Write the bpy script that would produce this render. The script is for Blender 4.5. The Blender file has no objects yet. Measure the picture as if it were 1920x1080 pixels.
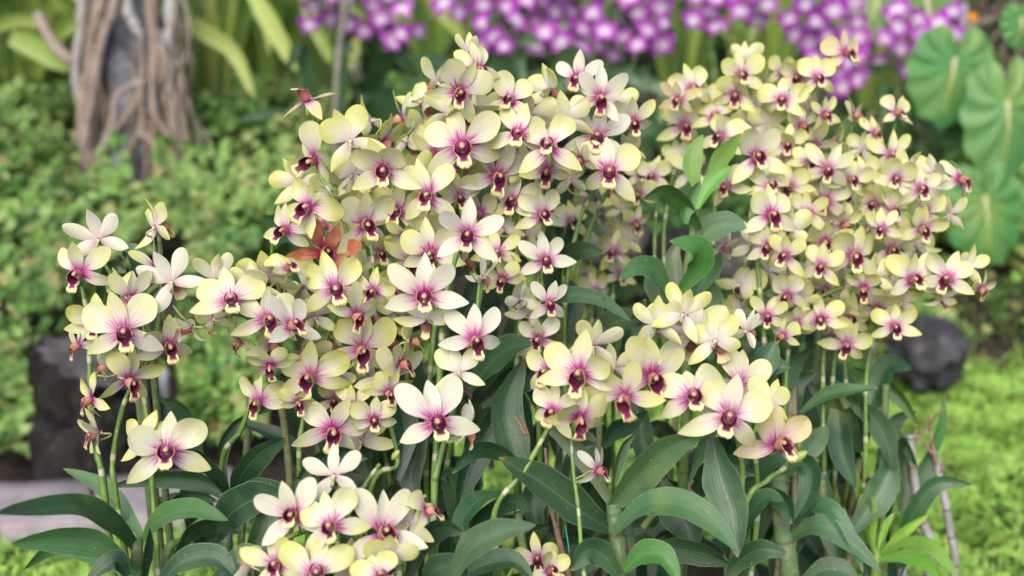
import bpy, math, random
import numpy as np
from mathutils import Vector, Matrix, noise as mnoise

random.seed(7)
rng = np.random.default_rng(11)
scene = bpy.context.scene
col = scene.collection
R = math.radians

# ------------------------------------------------------------------ camera, sky, sun, exposure
CAM = Vector((0, 0, 1.0)); PITCH = R(15); FPX = 2059.0
cam_d = bpy.data.cameras.new('camera'); cam = bpy.data.objects.new('camera', cam_d); col.objects.link(cam)
cam.location = CAM; cam.rotation_euler = (R(90) - PITCH, 0, 0)
cam_d.sensor_width = 36; cam_d.lens = 36 * FPX / 1920; cam_d.clip_start = 0.02; cam_d.clip_end = 500
cam_d.dof.use_dof = True; cam_d.dof.focus_distance = 1.04; cam_d.dof.aperture_fstop = 3.2
scene.camera = cam

SUN_EL, SUN_AZ = R(44), R(196)      # azimuth: sun stands behind and left of the camera
world = bpy.data.worlds.new('World'); scene.world = world; world.use_nodes = True
wn = world.node_tree.nodes; wl = world.node_tree.links
bg = wn['Background']; sky = wn.new('ShaderNodeTexSky'); sky.sky_type = 'NISHITA'; sky.sun_disc = False
sky.sun_elevation = SUN_EL; sky.sun_rotation = SUN_AZ; sky.air_density = 1.0; sky.dust_density = 4.0; sky.ozone_density = 1.0
wl.new(sky.outputs[0], bg.inputs[0]); bg.inputs[1].default_value = 0.15
sun_d = bpy.data.lights.new('sun', 'SUN'); sun_d.energy = 1.5; sun_d.angle = R(45); sun_d.color = (1.0, 0.96, 0.9)
sun = bpy.data.objects.new('sun', sun_d); col.objects.link(sun)
sdir = Vector((math.sin(SUN_AZ) * math.cos(SUN_EL), math.cos(SUN_AZ) * math.cos(SUN_EL), math.sin(SUN_EL)))
sun.rotation_euler = (-sdir).to_track_quat('-Z', 'Y').to_euler()
scene.view_settings.view_transform = 'Standard'; scene.view_settings.look = 'None'
scene.view_settings.exposure = 0.74; scene.view_settings.gamma = 1.0
scene.render.engine = 'CYCLES'
try:
    scene.cycles.max_bounces = 8; scene.cycles.diffuse_bounces = 5; scene.cycles.transmission_bounces = 4
    scene.cycles.caustics_reflective = False; scene.cycles.caustics_refractive = False
    scene.cycles.use_denoising = True
except Exception: pass

FWD = Vector((0, math.cos(PITCH), -math.sin(PITCH))); UP = Vector((0, math.sin(PITCH), math.cos(PITCH))); RGT = Vector((1, 0, 0))
def P(px, py, d):
    """a pixel of the 1920 x 1080 photograph at forward distance d, as a point of the place"""
    return CAM + d * (FWD + (px - 960) / FPX * RGT - (py - 540) / FPX * UP)
def pix(v):
    q = v - CAM; d = q.dot(FWD)
    return 960 + FPX * q.dot(RGT) / d, 540 - FPX * q.dot(UP) / d, d

# ------------------------------------------------------------------ materials
class NT:
    def __init__(s, name):
        s.m = bpy.data.materials.new(name); s.m.use_nodes = True
        s.t = s.m.node_tree; s.n = s.t.nodes; s.b = s.n['Principled BSDF']; s.out = s.n['Material Output']
    def link(s, a, b): s.t.links.new(a, b)
    def node(s, kind, **kw):
        o = s.n.new(kind)
        for k, v in kw.items(): setattr(o, k, v)
        return o
    def val(s, x, sock):
        if isinstance(x, (int, float)): sock.default_value = x
        elif isinstance(x, tuple): sock.default_value = x if len(x) == len(sock.default_value) else (*x, 1)
        else: s.link(x, sock)
    def math(s, op, a, b=0.0, c=0.0, clamp=False):
        o = s.node('ShaderNodeMath', operation=op, use_clamp=clamp)
        for i, x in enumerate((a, b, c)): s.val(x, o.inputs[i])
        return o.outputs[0]
    def mix(s, f, a, b, mode='MIX'):
        o = s.node('ShaderNodeMix', data_type='RGBA', blend_type=mode, clamp_factor=True)
        s.val(f, o.inputs[0]); s.val(a, o.inputs[6]); s.val(b, o.inputs[7])
        return o.outputs[2]
    def smooth(s, x, lo, hi):
        o = s.node('ShaderNodeMapRange', interpolation_type='SMOOTHSTEP')
        s.val(x, o.inputs[0]); o.inputs[1].default_value = lo; o.inputs[2].default_value = hi
        return o.outputs[0]
    def noise(s, vec=None, scale=5.0, detail=3.0, rough=0.5, dist=0.0):
        o = s.node('ShaderNodeTexNoise'); o.inputs['Scale'].default_value = scale; o.inputs['Detail'].default_value = detail
        o.inputs['Roughness'].default_value = rough; o.inputs['Distortion'].default_value = dist
        if vec is not None: s.link(vec, o.inputs['Vector'])
        return o.outputs[0]
    def uv(s):
        o = s.node('ShaderNodeUVMap'); o.uv_map = 'UVMap'
        x = s.node('ShaderNodeSeparateXYZ'); s.link(o.outputs[0], x.inputs[0])
        return x.outputs[0], x.outputs[1]
    def vec(s, x, y, z=0.0):
        o = s.node('ShaderNodeCombineXYZ')
        for i, v in enumerate((x, y, z)): s.val(v, o.inputs[i])
        return o.outputs[0]
    def objcol(s):
        o = s.node('ShaderNodeObjectInfo'); x = s.node('ShaderNodeSeparateColor'); s.link(o.outputs['Color'], x.inputs[0])
        return x.outputs[0], x.outputs[1], x.outputs[2], o.outputs['Random'], o.outputs['Color']
    def coord(s, kind='Object'):
        return s.node('ShaderNodeTexCoord').outputs[kind]
    def bump(s, h, strength=0.3, dist=0.002):
        o = s.node('ShaderNodeBump'); o.inputs['Strength'].default_value = strength; o.inputs['Distance'].default_value = dist
        s.link(h, o.inputs['Height']); s.link(o.outputs[0], s.b.inputs['Normal']); return o.outputs[0]
    def finish(s, color, rough=0.5, spec=0.4, transl=0.0, tcol=None):
        s.val(color, s.b.inputs['Base Color']); s.val(rough, s.b.inputs['Roughness'])
        s.b.inputs['Specular IOR Level'].default_value = spec
        if transl > 0:
            tr = s.node('ShaderNodeBsdfTranslucent'); s.val(tcol if tcol is not None else color, tr.inputs[0])
            mx = s.node('ShaderNodeMixShader'); mx.inputs[0].default_value = transl
            s.link(s.b.outputs[0], mx.inputs[1]); s.link(tr.outputs[0], mx.inputs[2]); s.link(mx.outputs[0], s.out.inputs[0])
        return s.m

def petal_material(name='petal', front=True):
    s = NT(name); u, v = s.uv(); yel, mag, red, rnd, _ = s.objcol()
    uc = s.math('ABSOLUTE', s.math('SUBTRACT', u, 0.5))                 # 0 midrib, 0.5 edge
    nv = s.noise(s.vec(s.math('MULTIPLY', u, 26.0), s.math('MULTIPLY', v, 2.2), s.math('MULTIPLY', rnd, 50.0)), 1.0, 2.0)
    n2 = s.noise(s.vec(s.math('MULTIPLY', u, 2.5), s.math('MULTIPLY', v, 3.0), s.math('MULTIPLY', rnd, 90.0)), 1.0, 3.0)
    white = (0.78, 0.78, 0.70); pale = (0.74, 0.755, 0.38); yellow = (0.67, 0.67, 0.12)
    t = s.math('ADD', s.math('ADD', v, s.math('MULTIPLY', uc, 0.5)), s.math('MULTIPLY', s.math('SUBTRACT', n2, 0.5), 0.7))
    c = s.mix(s.math('MULTIPLY', s.smooth(t, 0.25, 0.85), s.math('MINIMUM', s.math('MULTIPLY', yel, 1.6), 1.0)), white, pale)
    c = s.mix(s.math('MULTIPLY', s.smooth(t, 0.65, 1.35), yel), c, yellow)
    c = s.mix(s.math('MULTIPLY', s.smooth(nv, 0.48, 0.62), 0.22), c, (0.60, 0.62, 0.28))          # faint veins
    edge = s.math('SUBTRACT', s.math('MULTIPLY', s.math('SUBTRACT', nv, 0.5), 0.7), s.math('MULTIPLY', uc, 0.12))
    vv = s.math('SUBTRACT', v, edge)
    if not front: mag = s.math('MULTIPLY', mag, 0.12)          # the outside of a petal has only a faint flush
    flush = s.math('SUBTRACT', 1.0, s.smooth(vv, 0.2, 0.62))
    c = s.mix(s.math('MULTIPLY', s.math('MULTIPLY', flush, mag), 0.42), c, (0.70, 0.36, 0.56))
    halo = s.math('SUBTRACT', 1.0, s.smooth(vv, 0.10, 0.39))
    c = s.mix(s.math('MULTIPLY', halo, mag), c, (0.52, 0.07, 0.36))
    core = s.math('SUBTRACT', 1.0, s.smooth(vv, 0.05, 0.25))
    c = s.mix(s.math('MULTIPLY', core, mag), c, (0.38, 0.012, 0.22))
    wilt = s.noise(s.vec(s.math('MULTIPLY', u, 7.0), s.math('MULTIPLY', v, 5.0), 3.3), 1.0, 4.0)
    wc = s.mix(s.smooth(wilt, 0.4, 0.6), (0.60, 0.05, 0.03), (0.70, 0.26, 0.10))
    wc = s.mix(s.smooth(v, 0.5, 0.1), wc, (0.45, 0.02, 0.03))
    c = s.mix(red, c, wc)
    spot = s.noise(s.vec(s.math('MULTIPLY', u, 14.0), s.math('MULTIPLY', v, 14.0), s.math('MULTIPLY', rnd, 31.0)), 1.0, 1.0)
    c = s.mix(s.smooth(spot, 0.80, 0.84), c, (0.25, 0.17, 0.06))
    s.bump(nv, 0.35, 0.0006)
    return s.finish(c, 0.52, 0.25, 0.46)

def lip_inner_material():
    s = NT('lip_inner'); u, v = s.uv(); yel, mag, red, rnd, _ = s.objcol()
    uc = s.math('ABSOLUTE', s.math('SUBTRACT', u, 0.5))
    nv = s.noise(s.vec(s.math('MULTIPLY', u, 30.0), s.math('MULTIPLY', v, 9.0), s.math('MULTIPLY', rnd, 40.0)), 1.0, 3.0)
    dark = s.mix(s.smooth(v, 0.35, 0.75), (0.07, 0.006, 0.025), s.mix(rnd, (0.09, 0.005, 0.045), (0.22, 0.008, 0.11)))
    dark = s.mix(s.math('MULTIPLY', s.smooth(nv, 0.5, 0.65), 0.35), dark, (0.26, 0.02, 0.12))
    e = s.math('MAXIMUM', s.math('MULTIPLY', s.math('SUBTRACT', uc, 0.24), 4.5), s.math('MULTIPLY', s.math('SUBTRACT', v, 0.72), 6.0))
    e = s.math('ADD', e, s.math('MULTIPLY', s.math('SUBTRACT', nv, 0.5), 1.6))
    e = s.math('MULTIPLY', s.smooth(e, 0.0, 0.7), s.smooth(v, 0.5, 0.62))
    c = s.mix(e, dark, (0.74, 0.66, 0.32))
    rim = s.math('MULTIPLY', s.smooth(uc, 0.38, 0.46), s.math('SUBTRACT', 1.0, s.smooth(v, 0.45, 0.6)))
    c = s.mix(rim, c, (0.50, 0.17, 0.16))
    s.bump(nv, 0.6, 0.0008)
    return s.finish(c, 0.5, 0.35, 0.12)

def lip_outer_material():
    s = NT('lip_outer'); u, v = s.uv(); yel, mag, red, rnd, _ = s.objcol()
    nv = s.noise(s.vec(s.math('MULTIPLY', u, 20.0), s.math('MULTIPLY', v, 12.0), s.math('MULTIPLY', rnd, 40.0)), 1.0, 3.0)
    c = s.mix(rnd, (0.52, 0.28, 0.18), (0.46, 0.17, 0.15))
    c = s.mix(s.math('MULTIPLY', s.smooth(nv, 0.5, 0.7), 0.45), c, (0.34, 0.05, 0.09))
    c = s.mix(s.smooth(v, 0.5, 0.68), c, (0.72, 0.60, 0.36))
    c = s.mix(s.math('SUBTRACT', 1.0, s.smooth(v, 0.0, 0.12)), c, (0.42, 0.05, 0.22))
    s.bump(nv, 0.3, 0.0006)
    return s.finish(c, 0.5, 0.35, 0.18)

def column_material():
    s = NT('column'); u, v = s.uv()
    c = s.mix(s.smooth(v, 0.25, 0.62), (0.30, 0.02, 0.15), (0.46, 0.31, 0.20))
    c = s.mix(s.smooth(v, 0.80, 0.9), c, (0.60, 0.46, 0.16))
    return s.finish(c, 0.45, 0.4, 0.1)

def pedicel_material():
    s = NT('pedicel'); u, v = s.uv(); n = s.noise(s.coord(), 60, 2)
    c = s.mix(s.smooth(v, 0.0, 0.55), (0.55, 0.52, 0.30), (0.30, 0.40, 0.09))
    c = s.mix(s.math('MULTIPLY', n, 0.3), c, (0.42, 0.40, 0.12))
    return s.finish(c, 0.45, 0.4, 0.12)

def stem_material():
    s = NT('stem'); u, v = s.uv(); *_ , rnd, oc = s.objcol()
    n = s.noise(s.coord(), 45, 4)
    c = s.mix(s.smooth(n, 0.35, 0.7), (0.085, 0.17, 0.035), (0.17, 0.27, 0.06))
    fr = s.math('FRACT', v)
    ring = s.math('MULTIPLY', s.smooth(fr, 0.82, 0.86), s.math('SUBTRACT', 1.0, s.smooth(fr, 0.94, 0.97)))
    c = s.mix(s.math('MULTIPLY', ring, 0.8), c, (0.42, 0.42, 0.30))
    sp = s.noise(s.coord(), 400, 1)
    c = s.mix(s.math('MULTIPLY', s.smooth(sp, 0.66, 0.72), 0.5), c, (0.45, 0.42, 0.25))
    return s.finish(c, 0.42, 0.45)

def leaf_material():
    s = NT('orchid_leaf'); u, v = s.uv(); r_, g_, b_, rnd, oc = s.objcol()
    uc = s.math('ABSOLUTE', s.math('SUBTRACT', u, 0.5)); co = s.coord()
    vein = s.noise(s.vec(s.math('MULTIPLY', u, 34.0), s.math('MULTIPLY', v, 1.5), s.math('MULTIPLY', rnd, 60.0)), 1.0, 2.0)
    blot = s.noise(co, 22, 4, 0.6)
    c = s.mix(s.math('MULTIPLY', s.smooth(blot, 0.35, 0.7), 0.55), oc, s.mix(0.5, oc, (0.14, 0.22, 0.10)))
    c = s.mix(s.math('MULTIPLY', s.smooth(vein, 0.45, 0.65), 0.22), c, (0.014, 0.04, 0.022))
    c = s.mix(s.math('MULTIPLY', s.math('SUBTRACT', 1.0, s.smooth(uc, 0.006, 0.03)), 0.4), c, (0.12, 0.20, 0.09))
    c = s.mix(s.math('MULTIPLY', s.smooth(uc, 0.475, 0.497), 0.7), c, (0.22, 0.30, 0.15))
    yl = s.noise(co, 9, 2)
    c = s.mix(s.math('MULTIPLY', s.smooth(yl, 0.62, 0.78), 0.5), c, (0.24, 0.30, 0.07))
    sp = s.noise(co, 330, 1.5)
    c = s.mix(s.math('MULTIPLY', s.smooth(sp, 0.72, 0.77), 0.45), c, (0.40, 0.42, 0.36))
    sp2 = s.noise(co, 150, 0)
    c = s.mix(s.math('MULTIPLY', s.smooth(sp2, 0.80, 0.83), 0.7), c, (0.03, 0.03, 0.02))
    tip = s.math('MULTIPLY', s.smooth(v, 0.93, 1.0), s.smooth(rnd, 0.55, 0.7))
    c = s.mix(tip, c, (0.25, 0.17, 0.07))
    s.bump(s.math('ADD', s.math('MULTIPLY', vein, .7), s.math('MULTIPLY', s.noise(co, 35, 2), .9)), 0.35, 0.0022)
    ro = s.math('ADD', 0.22, s.math('MULTIPLY', s.noise(co, 13, 3), 0.36))
    return s.finish(c, ro, 0.5, 0.14, s.mix(0.5, c, (0.16, 0.28, 0.04)))

def simple(name, cols, scale=20, rough=0.6, spec=0.3, transl=0.0, bump=0.0, bdist=0.005, detail=4, island=False, use_obj=False):
    s = NT(name); co = s.coord()
    if island:
        rn = s.node('ShaderNodeNewGeometry').outputs['Random Per Island']
        ra = s.node('ShaderNodeValToRGB'); s.link(rn, ra.inputs[0]); e = ra.color_ramp.elements
        e[0].position = 0; e[0].color = (*cols[0], 1); e[1].position = 1; e[1].color = (*cols[-1], 1)
        for k in range(1, len(cols) - 1):
            x = ra.color_ramp.elements.new(k / (len(cols) - 1)); x.color = (*cols[k], 1)
        c = ra.outputs[0]
        n = s.noise(co, scale, 2)
        c = s.mix(s.math('MULTIPLY', s.smooth(n, 0.4, 0.65), 0.4), c, cols[len(cols) // 2])
    else:
        n = s.noise(co, scale, detail, 0.6)
        c = s.mix(s.smooth(n, 0.32, 0.68), cols[0], cols[1])
        if len(cols) > 2:
            n3 = s.noise(co, scale * 3.1, detail, 0.6); c = s.mix(s.smooth(n3, 0.55, 0.72), c, cols[2])
        if use_obj:
            c = s.mix(0.5, c, s.objcol()[4])
        if bump > 0: s.bump(n, bump, bdist)
    return s.finish(c, rough, spec, transl)

def cane_material():
    s = NT('cane'); u, v = s.uv(); n = s.noise(s.coord(), 30, 4); n2 = s.noise(s.coord(), 160, 3); *_, oc = s.objcol()
    fr = s.math('FRACT', v)
    ring = s.math('MULTIPLY', s.smooth(fr, 0.84, 0.88), s.math('SUBTRACT', 1.0, s.smooth(fr, 0.95, 0.985)))
    c = s.mix(s.math('MULTIPLY', s.smooth(n, 0.4, 0.65), 0.5), oc, (0.10, 0.13, 0.05))
    c = s.mix(s.math('MULTIPLY', s.smooth(n2, 0.5, 0.7), 0.3), c, (0.30, 0.29, 0.22))
    c = s.mix(s.math('MULTIPLY', ring, 0.8), c, (0.13, 0.11, 0.05))
    s.bump(n2, 0.4, 0.001)
    return s.finish(c, 0.55, 0.35)

def purple_material():
    s = NT('purple_flower'); u, v = s.uv()
    n = s.noise(s.vec(s.math('MULTIPLY', u, 8.0), s.math('MULTIPLY', v, 2.0), 0.0), 1.0, 2)
    rnd = s.objcol()[3]
    t = s.math('ADD', v, s.math('MULTIPLY', s.math('SUBTRACT', n, 0.5), 0.4))
    c = s.mix(s.smooth(t, 0.26, 0.62), (0.66, 0.57, 0.72), s.mix(rnd, (0.32, 0.010, 0.38), (0.46, 0.09, 0.50)))
    c = s.mix(s.math('SUBTRACT', 1.0, s.smooth(v, 0.02, 0.12)), c, (0.75, 0.68, 0.52))
    return s.finish(c, 0.55, 0.25, 0.3)

MAT = dict(petal=petal_material(), petal_back=petal_material('petal_outside', False), lip_in=lip_inner_material(), lip_out=lip_outer_material(), column=column_material(),
    pedicel=pedicel_material(), stem=stem_material(), leaf=leaf_material(), cane=cane_material(), purple=purple_material())
MAT['soil'] = simple('soil', [(0.012, 0.010, 0.008), (0.045, 0.036, 0.028), (0.07, 0.06, 0.05)], 14, 0.9, 0.2, bump=0.9, bdist=0.03)
MAT['rock'] = simple('dark_rock', [(0.018, 0.018, 0.021), (0.06, 0.06, 0.068), (0.11, 0.105, 0.11)], 9, 0.85, 0.25, bump=1.0, bdist=0.02)
MAT['slab'] = simple('paving_slab', [(0.20, 0.175, 0.19), (0.30, 0.27, 0.29), (0.25, 0.185, 0.21)], 9, 0.85, 0.2, bump=0.5, bdist=0.006)
MAT['bark'] = simple('bark', [(0.06, 0.066, 0.075), (0.20, 0.215, 0.24), (0.035, 0.032, 0.032)], 9, 0.85, 0.2, bump=0.8, bdist=0.01)
MAT['root'] = simple('aerial_root', [(0.07, 0.058, 0.048), (0.24, 0.21, 0.18), (0.045, 0.035, 0.03)], 26, 0.85, 0.2, bump=0.6, bdist=0.006, use_obj=True)
MAT['stump'] = simple('stump_bark', [(0.007, 0.007, 0.007), (0.022, 0.020, 0.020), (0.04, 0.038, 0.036)], 18, 0.9, 0.2, bump=1.0, bdist=0.015)
MAT['stump_top'] = simple('stump_top', [(0.05, 0.047, 0.046), (0.12, 0.112, 0.11), (0.035, 0.03, 0.03)], 22, 0.9, 0.2, bump=1.0, bdist=0.01)
MAT['stake'] = simple('stake', [(0.12, 0.13, 0.10), (0.20, 0.20, 0.16)], 30, 0.8, 0.2)
MAT['lawn'] = simple('lawn_leaf', [(0.15, 0.34, 0.05), (0.24, 0.48, 0.08), (0.38, 0.58, 0.13), (0.32, 0.42, 0.12), (0.17, 0.37, 0.05)], 3, 0.6, 0.25, 0.30, island=True)
MAT['cover'] = simple('ground_cover_leaf', [(0.05, 0.15, 0.025), (0.11, 0.26, 0.045), (0.18, 0.35, 0.07), (0.27, 0.38, 0.12), (0.03, 0.09, 0.02), (0.10, 0.22, 0.06), (0.30, 0.24, 0.10)], 2, 0.55, 0.3, 0.25, island=True)
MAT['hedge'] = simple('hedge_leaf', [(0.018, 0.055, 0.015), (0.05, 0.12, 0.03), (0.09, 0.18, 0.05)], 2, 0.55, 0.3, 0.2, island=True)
MAT['litter'] = simple('leaf_litter', [(0.04, 0.03, 0.025), (0.12, 0.09, 0.07), (0.22, 0.19, 0.16)], 2, 0.85, 0.2, island=True)
MAT['moss'] = simple('inner_moss', [(0.02, 0.05, 0.015), (0.06, 0.11, 0.03), (0.12, 0.16, 0.06)], 4, 0.7, 0.2, 0.1, island=True)
MAT['twig'] = simple('dry_twig', [(0.16, 0.10, 0.07), (0.30, 0.21, 0.15), (0.08, 0.05, 0.04)], 60, 0.85, 0.2, bump=0.5, bdist=0.002)
MAT['post'] = simple('grey_post', [(0.24, 0.26, 0.28), (0.36, 0.38, 0.40)], 20, 0.6, 0.3)
MAT['orange'] = simple('orange_bloom', [(0.75, 0.20, 0.01), (0.85, 0.32, 0.03)], 40, 0.5, 0.3, 0.2)
MAT['teal'] = simple('teal_twine', [(0.03, 0.30, 0.28), (0.06, 0.40, 0.36)], 90, 0.6, 0.3)
def bigleaf_material():
    s = NT('broad_leaf'); u, v = s.uv(); *_, rnd, oc = s.objcol(); n = s.noise(s.coord(), 7, 3)
    w = s.math('FRACT', s.math('ADD', s.math('MULTIPLY', v, 7.0), 0.5))
    lat = s.math('SUBTRACT', 1.0, s.smooth(s.math('ABSOLUTE', s.math('SUBTRACT', w, 0.5)), 0.02, 0.13))
    c = s.mix(s.smooth(n, 0.35, 0.7), oc, s.mix(0.35, oc, (0.30, 0.38, 0.08)))
    c = s.mix(s.math('MULTIPLY', lat, 0.22), c, (0.18, 0.32, 0.10))
    return s.finish(c, 0.5, 0.4, 0.22)
MAT['bigleaf'] = bigleaf_material()
def strap_material():
    s = NT('strap_leaf'); u, v = s.uv(); *_, oc = s.objcol(); n = s.noise(s.vec(s.math('MULTIPLY', u, 10.0), s.math('MULTIPLY', v, 2.0)), 1, 3)
    c = s.mix(s.math('MULTIPLY', s.smooth(n, 0.4, 0.65), 0.4), oc, (0.26, 0.34, 0.07))
    return s.finish(c, 0.45, 0.4, 0.25)
MAT['strap'] = strap_material()

# ------------------------------------------------------------------ mesh helpers
def grid_mesh(name, rows, uvs, mats, closed=False, smooth=True, face_mat=None):
    """rows: list of rows of points (equal length). closed joins the last column to the first"""
    nr, nc = len(rows), len(rows[0])
    verts = [tuple(p) for r in rows for p in r]; faces = []; fuv = []
    for i in range(nr - 1):
        for j in range(nc if closed else nc - 1):
            k = (j + 1) % nc
            faces.append((i * nc + j, i * nc + k, (i + 1) * nc + k, (i + 1) * nc + j))
            uj, uk = uvs(i, j), uvs(i, j + 1)
            fuv += [uj, uk, uvs(i + 1, j + 1), uvs(i + 1, j)]
    return mk_mesh(name, verts, faces, fuv, mats, smooth, face_mat)
def mk_mesh(name, verts, faces, fuv=None, mats=(), smooth=True, face_mat=None):
    me = bpy.data.meshes.new(name); me.from_pydata(verts, [], faces)
    if fuv:
        l = me.uv_layers.new(name='UVMap'); l.data.foreach_set('uv', np.array(fuv, dtype=np.float32).ravel())
    for m in mats: me.materials.append(m)
    if face_mat is not None: me.polygons.foreach_set('material_index', np.array(face_mat, dtype=np.int32))
    if smooth: me.polygons.foreach_set('use_smooth', np.ones(len(me.polygons), dtype=bool))
    me.update(); return me
def obj(name, me, mw=None, color=None):
    o = bpy.data.objects.new(name, me); col.objects.link(o)
    if mw is not None: o.matrix_basis = mw
    if color is not None: o.color = (*color[:3], 1)
    return o
def tag(o, label, cat, group=None):
    o['label'] = label; o['category'] = cat
    if group: o['group'] = group
    return o
def kind(o, k): o['kind'] = k; return o
BASES = {}
def thing(name, base, label, cat, group=None):
    o = bpy.data.objects.new(name, None); col.objects.link(o); o.location = base; o.empty_display_size = 0.05
    tag(o, label, cat, group); BASES[o.name] = Vector(base); return o
def part(name, me, parent, mw=None, color=None):
    o = bpy.data.objects.new(name, me); col.objects.link(o); o.parent = parent
    T = Matrix.Translation(-BASES[parent.name])
    o.matrix_basis = T @ mw if mw is not None else T
    if color is not None: o.color = (*color[:3], 1)
    return o
def catmull(pts, n):
    pts = [Vector(p) for p in pts]
    if len(pts) == 2: return [pts[0].lerp(pts[1], i / n) for i in range(n + 1)]
    q = [pts[0] * 2 - pts[1]] + pts + [pts[-1] * 2 - pts[-2]]
    out = []; m = len(pts) - 1
    for i in range(n + 1):
        f = i / n * m; k = min(int(f), m - 1); t = f - k
        a, b, c, d = q[k:k + 4]
        out.append(0.5 * ((2 * b) + (c - a) * t + (2 * a - 5 * b + 4 * c - d) * t * t + (3 * b - a - 3 * c + d) * t ** 3))
    return out
def tube_rows(path, rad, seg=7):
    rows = []; n = len(path); ref = Vector((0.31, 0.17, 0.93))
    t0 = (path[1] - path[0]).normalized(); s = t0.cross(ref)
    if s.length < 1e-4: s = t0.cross(Vector((1, 0, 0)))
    s.normalize()
    for i, p in enumerate(path):
        t = (path[min(i + 1, n - 1)] - path[max(i - 1, 0)]).normalized()
        s = (s - t * s.dot(t)).normalized(); b = t.cross(s)
        r = rad(i / (n - 1)) if callable(rad) else rad
        rows.append([p + r * (math.cos(a) * s + math.sin(a) * b) for a in (2 * math.pi * j / seg for j in range(seg))])
    return rows
def tube(name, path, rad, mat, seg=7, vper=None, cap=True):
    rows = tube_rows(path, rad, seg); n = len(path)
    if cap:
        rows = [[path[0]] * seg] + rows + [[path[-1]] * seg]
    L = [0]
    for i in range(1, n): L.append(L[-1] + (path[i] - path[i - 1]).length)
    if cap: L = [0] + L + [L[-1]]
    tot = max(L[-1], 1e-6)
    return grid_mesh(name, rows, lambda i, j: (j / seg, L[i] / vper if vper else L[i] / tot), [mat], closed=True)
def smoothstep(a, b, x):
    t = np.clip((x - a) / (b - a), 0, 1); return t * t * (3 - 2 * t)
def prof(keys, t):
    for (a, va), (b, vb) in zip(keys, keys[1:]):
        if t <= b:
            f = (t - a) / (b - a); f = f * f * (3 - 2 * f) * 0.5 + f * 0.5
            return va + (vb - va) * f
    return keys[-1][1]

# ------------------------------------------------------------------ ground
def height(x, y):
    x = np.asarray(x, float); y = np.asarray(y, float)
    off = 0.45 * smoothstep(-0.1, 0.5, x)
    bank = 0.24 * smoothstep(2.38, 2.62, y - off) + 0.24 * smoothstep(2.6, 3.9, y - off) + 0.25 * smoothstep(3.9, 6.5, y)
    q = ((x - 0.02) / 0.78) ** 2 + ((y - 1.22) / 0.62) ** 2
    mound = 0.26 * (1 - smoothstep(0.35, 1.05, np.sqrt(q)))
    return bank + mound
def hz(x, y): return float(height(x, y))
xs = np.concatenate([np.linspace(-80, -4.5, 10), np.arange(-4, 4.01, 0.07), np.linspace(4.5, 80, 10)])
ys = np.concatenate([np.linspace(-40, 0.1, 8), np.arange(0.2, 7.0, 0.07), np.linspace(7.5, 120, 12)])
rows = []
for y in ys:
    hrow = height(xs, np.full_like(xs, y))
    rows.append([(x, y, h + (0.018 * (mnoise.noise(Vector((x * 5, y * 5, 0))) + 0.5 * mnoise.noise(Vector((x * 13, y * 13, 3)))) if abs(x) < 4.2 and y < 7 else 0)) for x, h in zip(xs, hrow)])
kind(obj('ground', grid_mesh('ground', rows, lambda i, j: (0, 0), [MAT['soil']])), 'structure')

def leaf_cloud(name, pts, normals, size, aspect, mat, droop=0.25, seed=1, kind_='stuff'):
    """many small folded leaves as one mesh: pts (n,3), normals (n,3)"""
    r = np.random.default_rng(seed); n = len(pts); pts = np.asarray(pts); nm = np.asarray(normals, float)
    nm = nm + r.normal(0, 0.45, (n, 3)); nm /= np.linalg.norm(nm, axis=1)[:, None]
    a = r.normal(size=(n, 3)); a -= nm * (a * nm).sum(1)[:, None]; a /= np.linalg.norm(a, axis=1)[:, None]
    b = np.cross(nm, a); s = (size * r.uniform(0.6, 1.3, n))[:, None]; w = s * aspect
    v = np.empty((n, 6, 3))
    v[:, 0] = pts - a * s * 0.5
    v[:, 1] = pts - a * s * 0.12 + b * w * 0.5 + nm * w * 0.12
    v[:, 2] = pts + a * s * 0.25 + b * w * 0.42 + nm * w * 0.08 - nm * s * droop * 0.2
    v[:, 3] = pts + a * s * 0.5 - nm * s * droop * 0.5
    v[:, 4] = pts + a * s * 0.25 - b * w * 0.42 + nm * w * 0.08 - nm * s * droop * 0.2
    v[:, 5] = pts - a * s * 0.12 - b * w * 0.5 + nm * w * 0.12
    me = bpy.data.meshes.new(name); me.vertices.add(n * 6); me.vertices.foreach_set('co', v.astype(np.float32).ravel())
    idx = np.arange(n)[:, None] * 6
    f = np.concatenate([idx + np.array([[0, 3, 2, 1]]), idx + np.array([[0, 5, 4, 3]])], 1).reshape(-1)
    me.loops.add(n * 8); me.loops.foreach_set('vertex_index', f.astype(np.int32))
    me.polygons.add(n * 2); me.polygons.foreach_set('loop_start', np.arange(0, n * 8, 4, dtype=np.int32))
    me.materials.append(mat); me.update(calc_edges=True); me.validate()
    o = bpy.data.objects.new(name, me); col.objects.link(o)
    if kind_: o['kind'] = kind_
    return o
def nz(x, y, s, o=0): return mnoise.noise(Vector((x * s + o, y * s - o, o * 1.7)))

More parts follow.
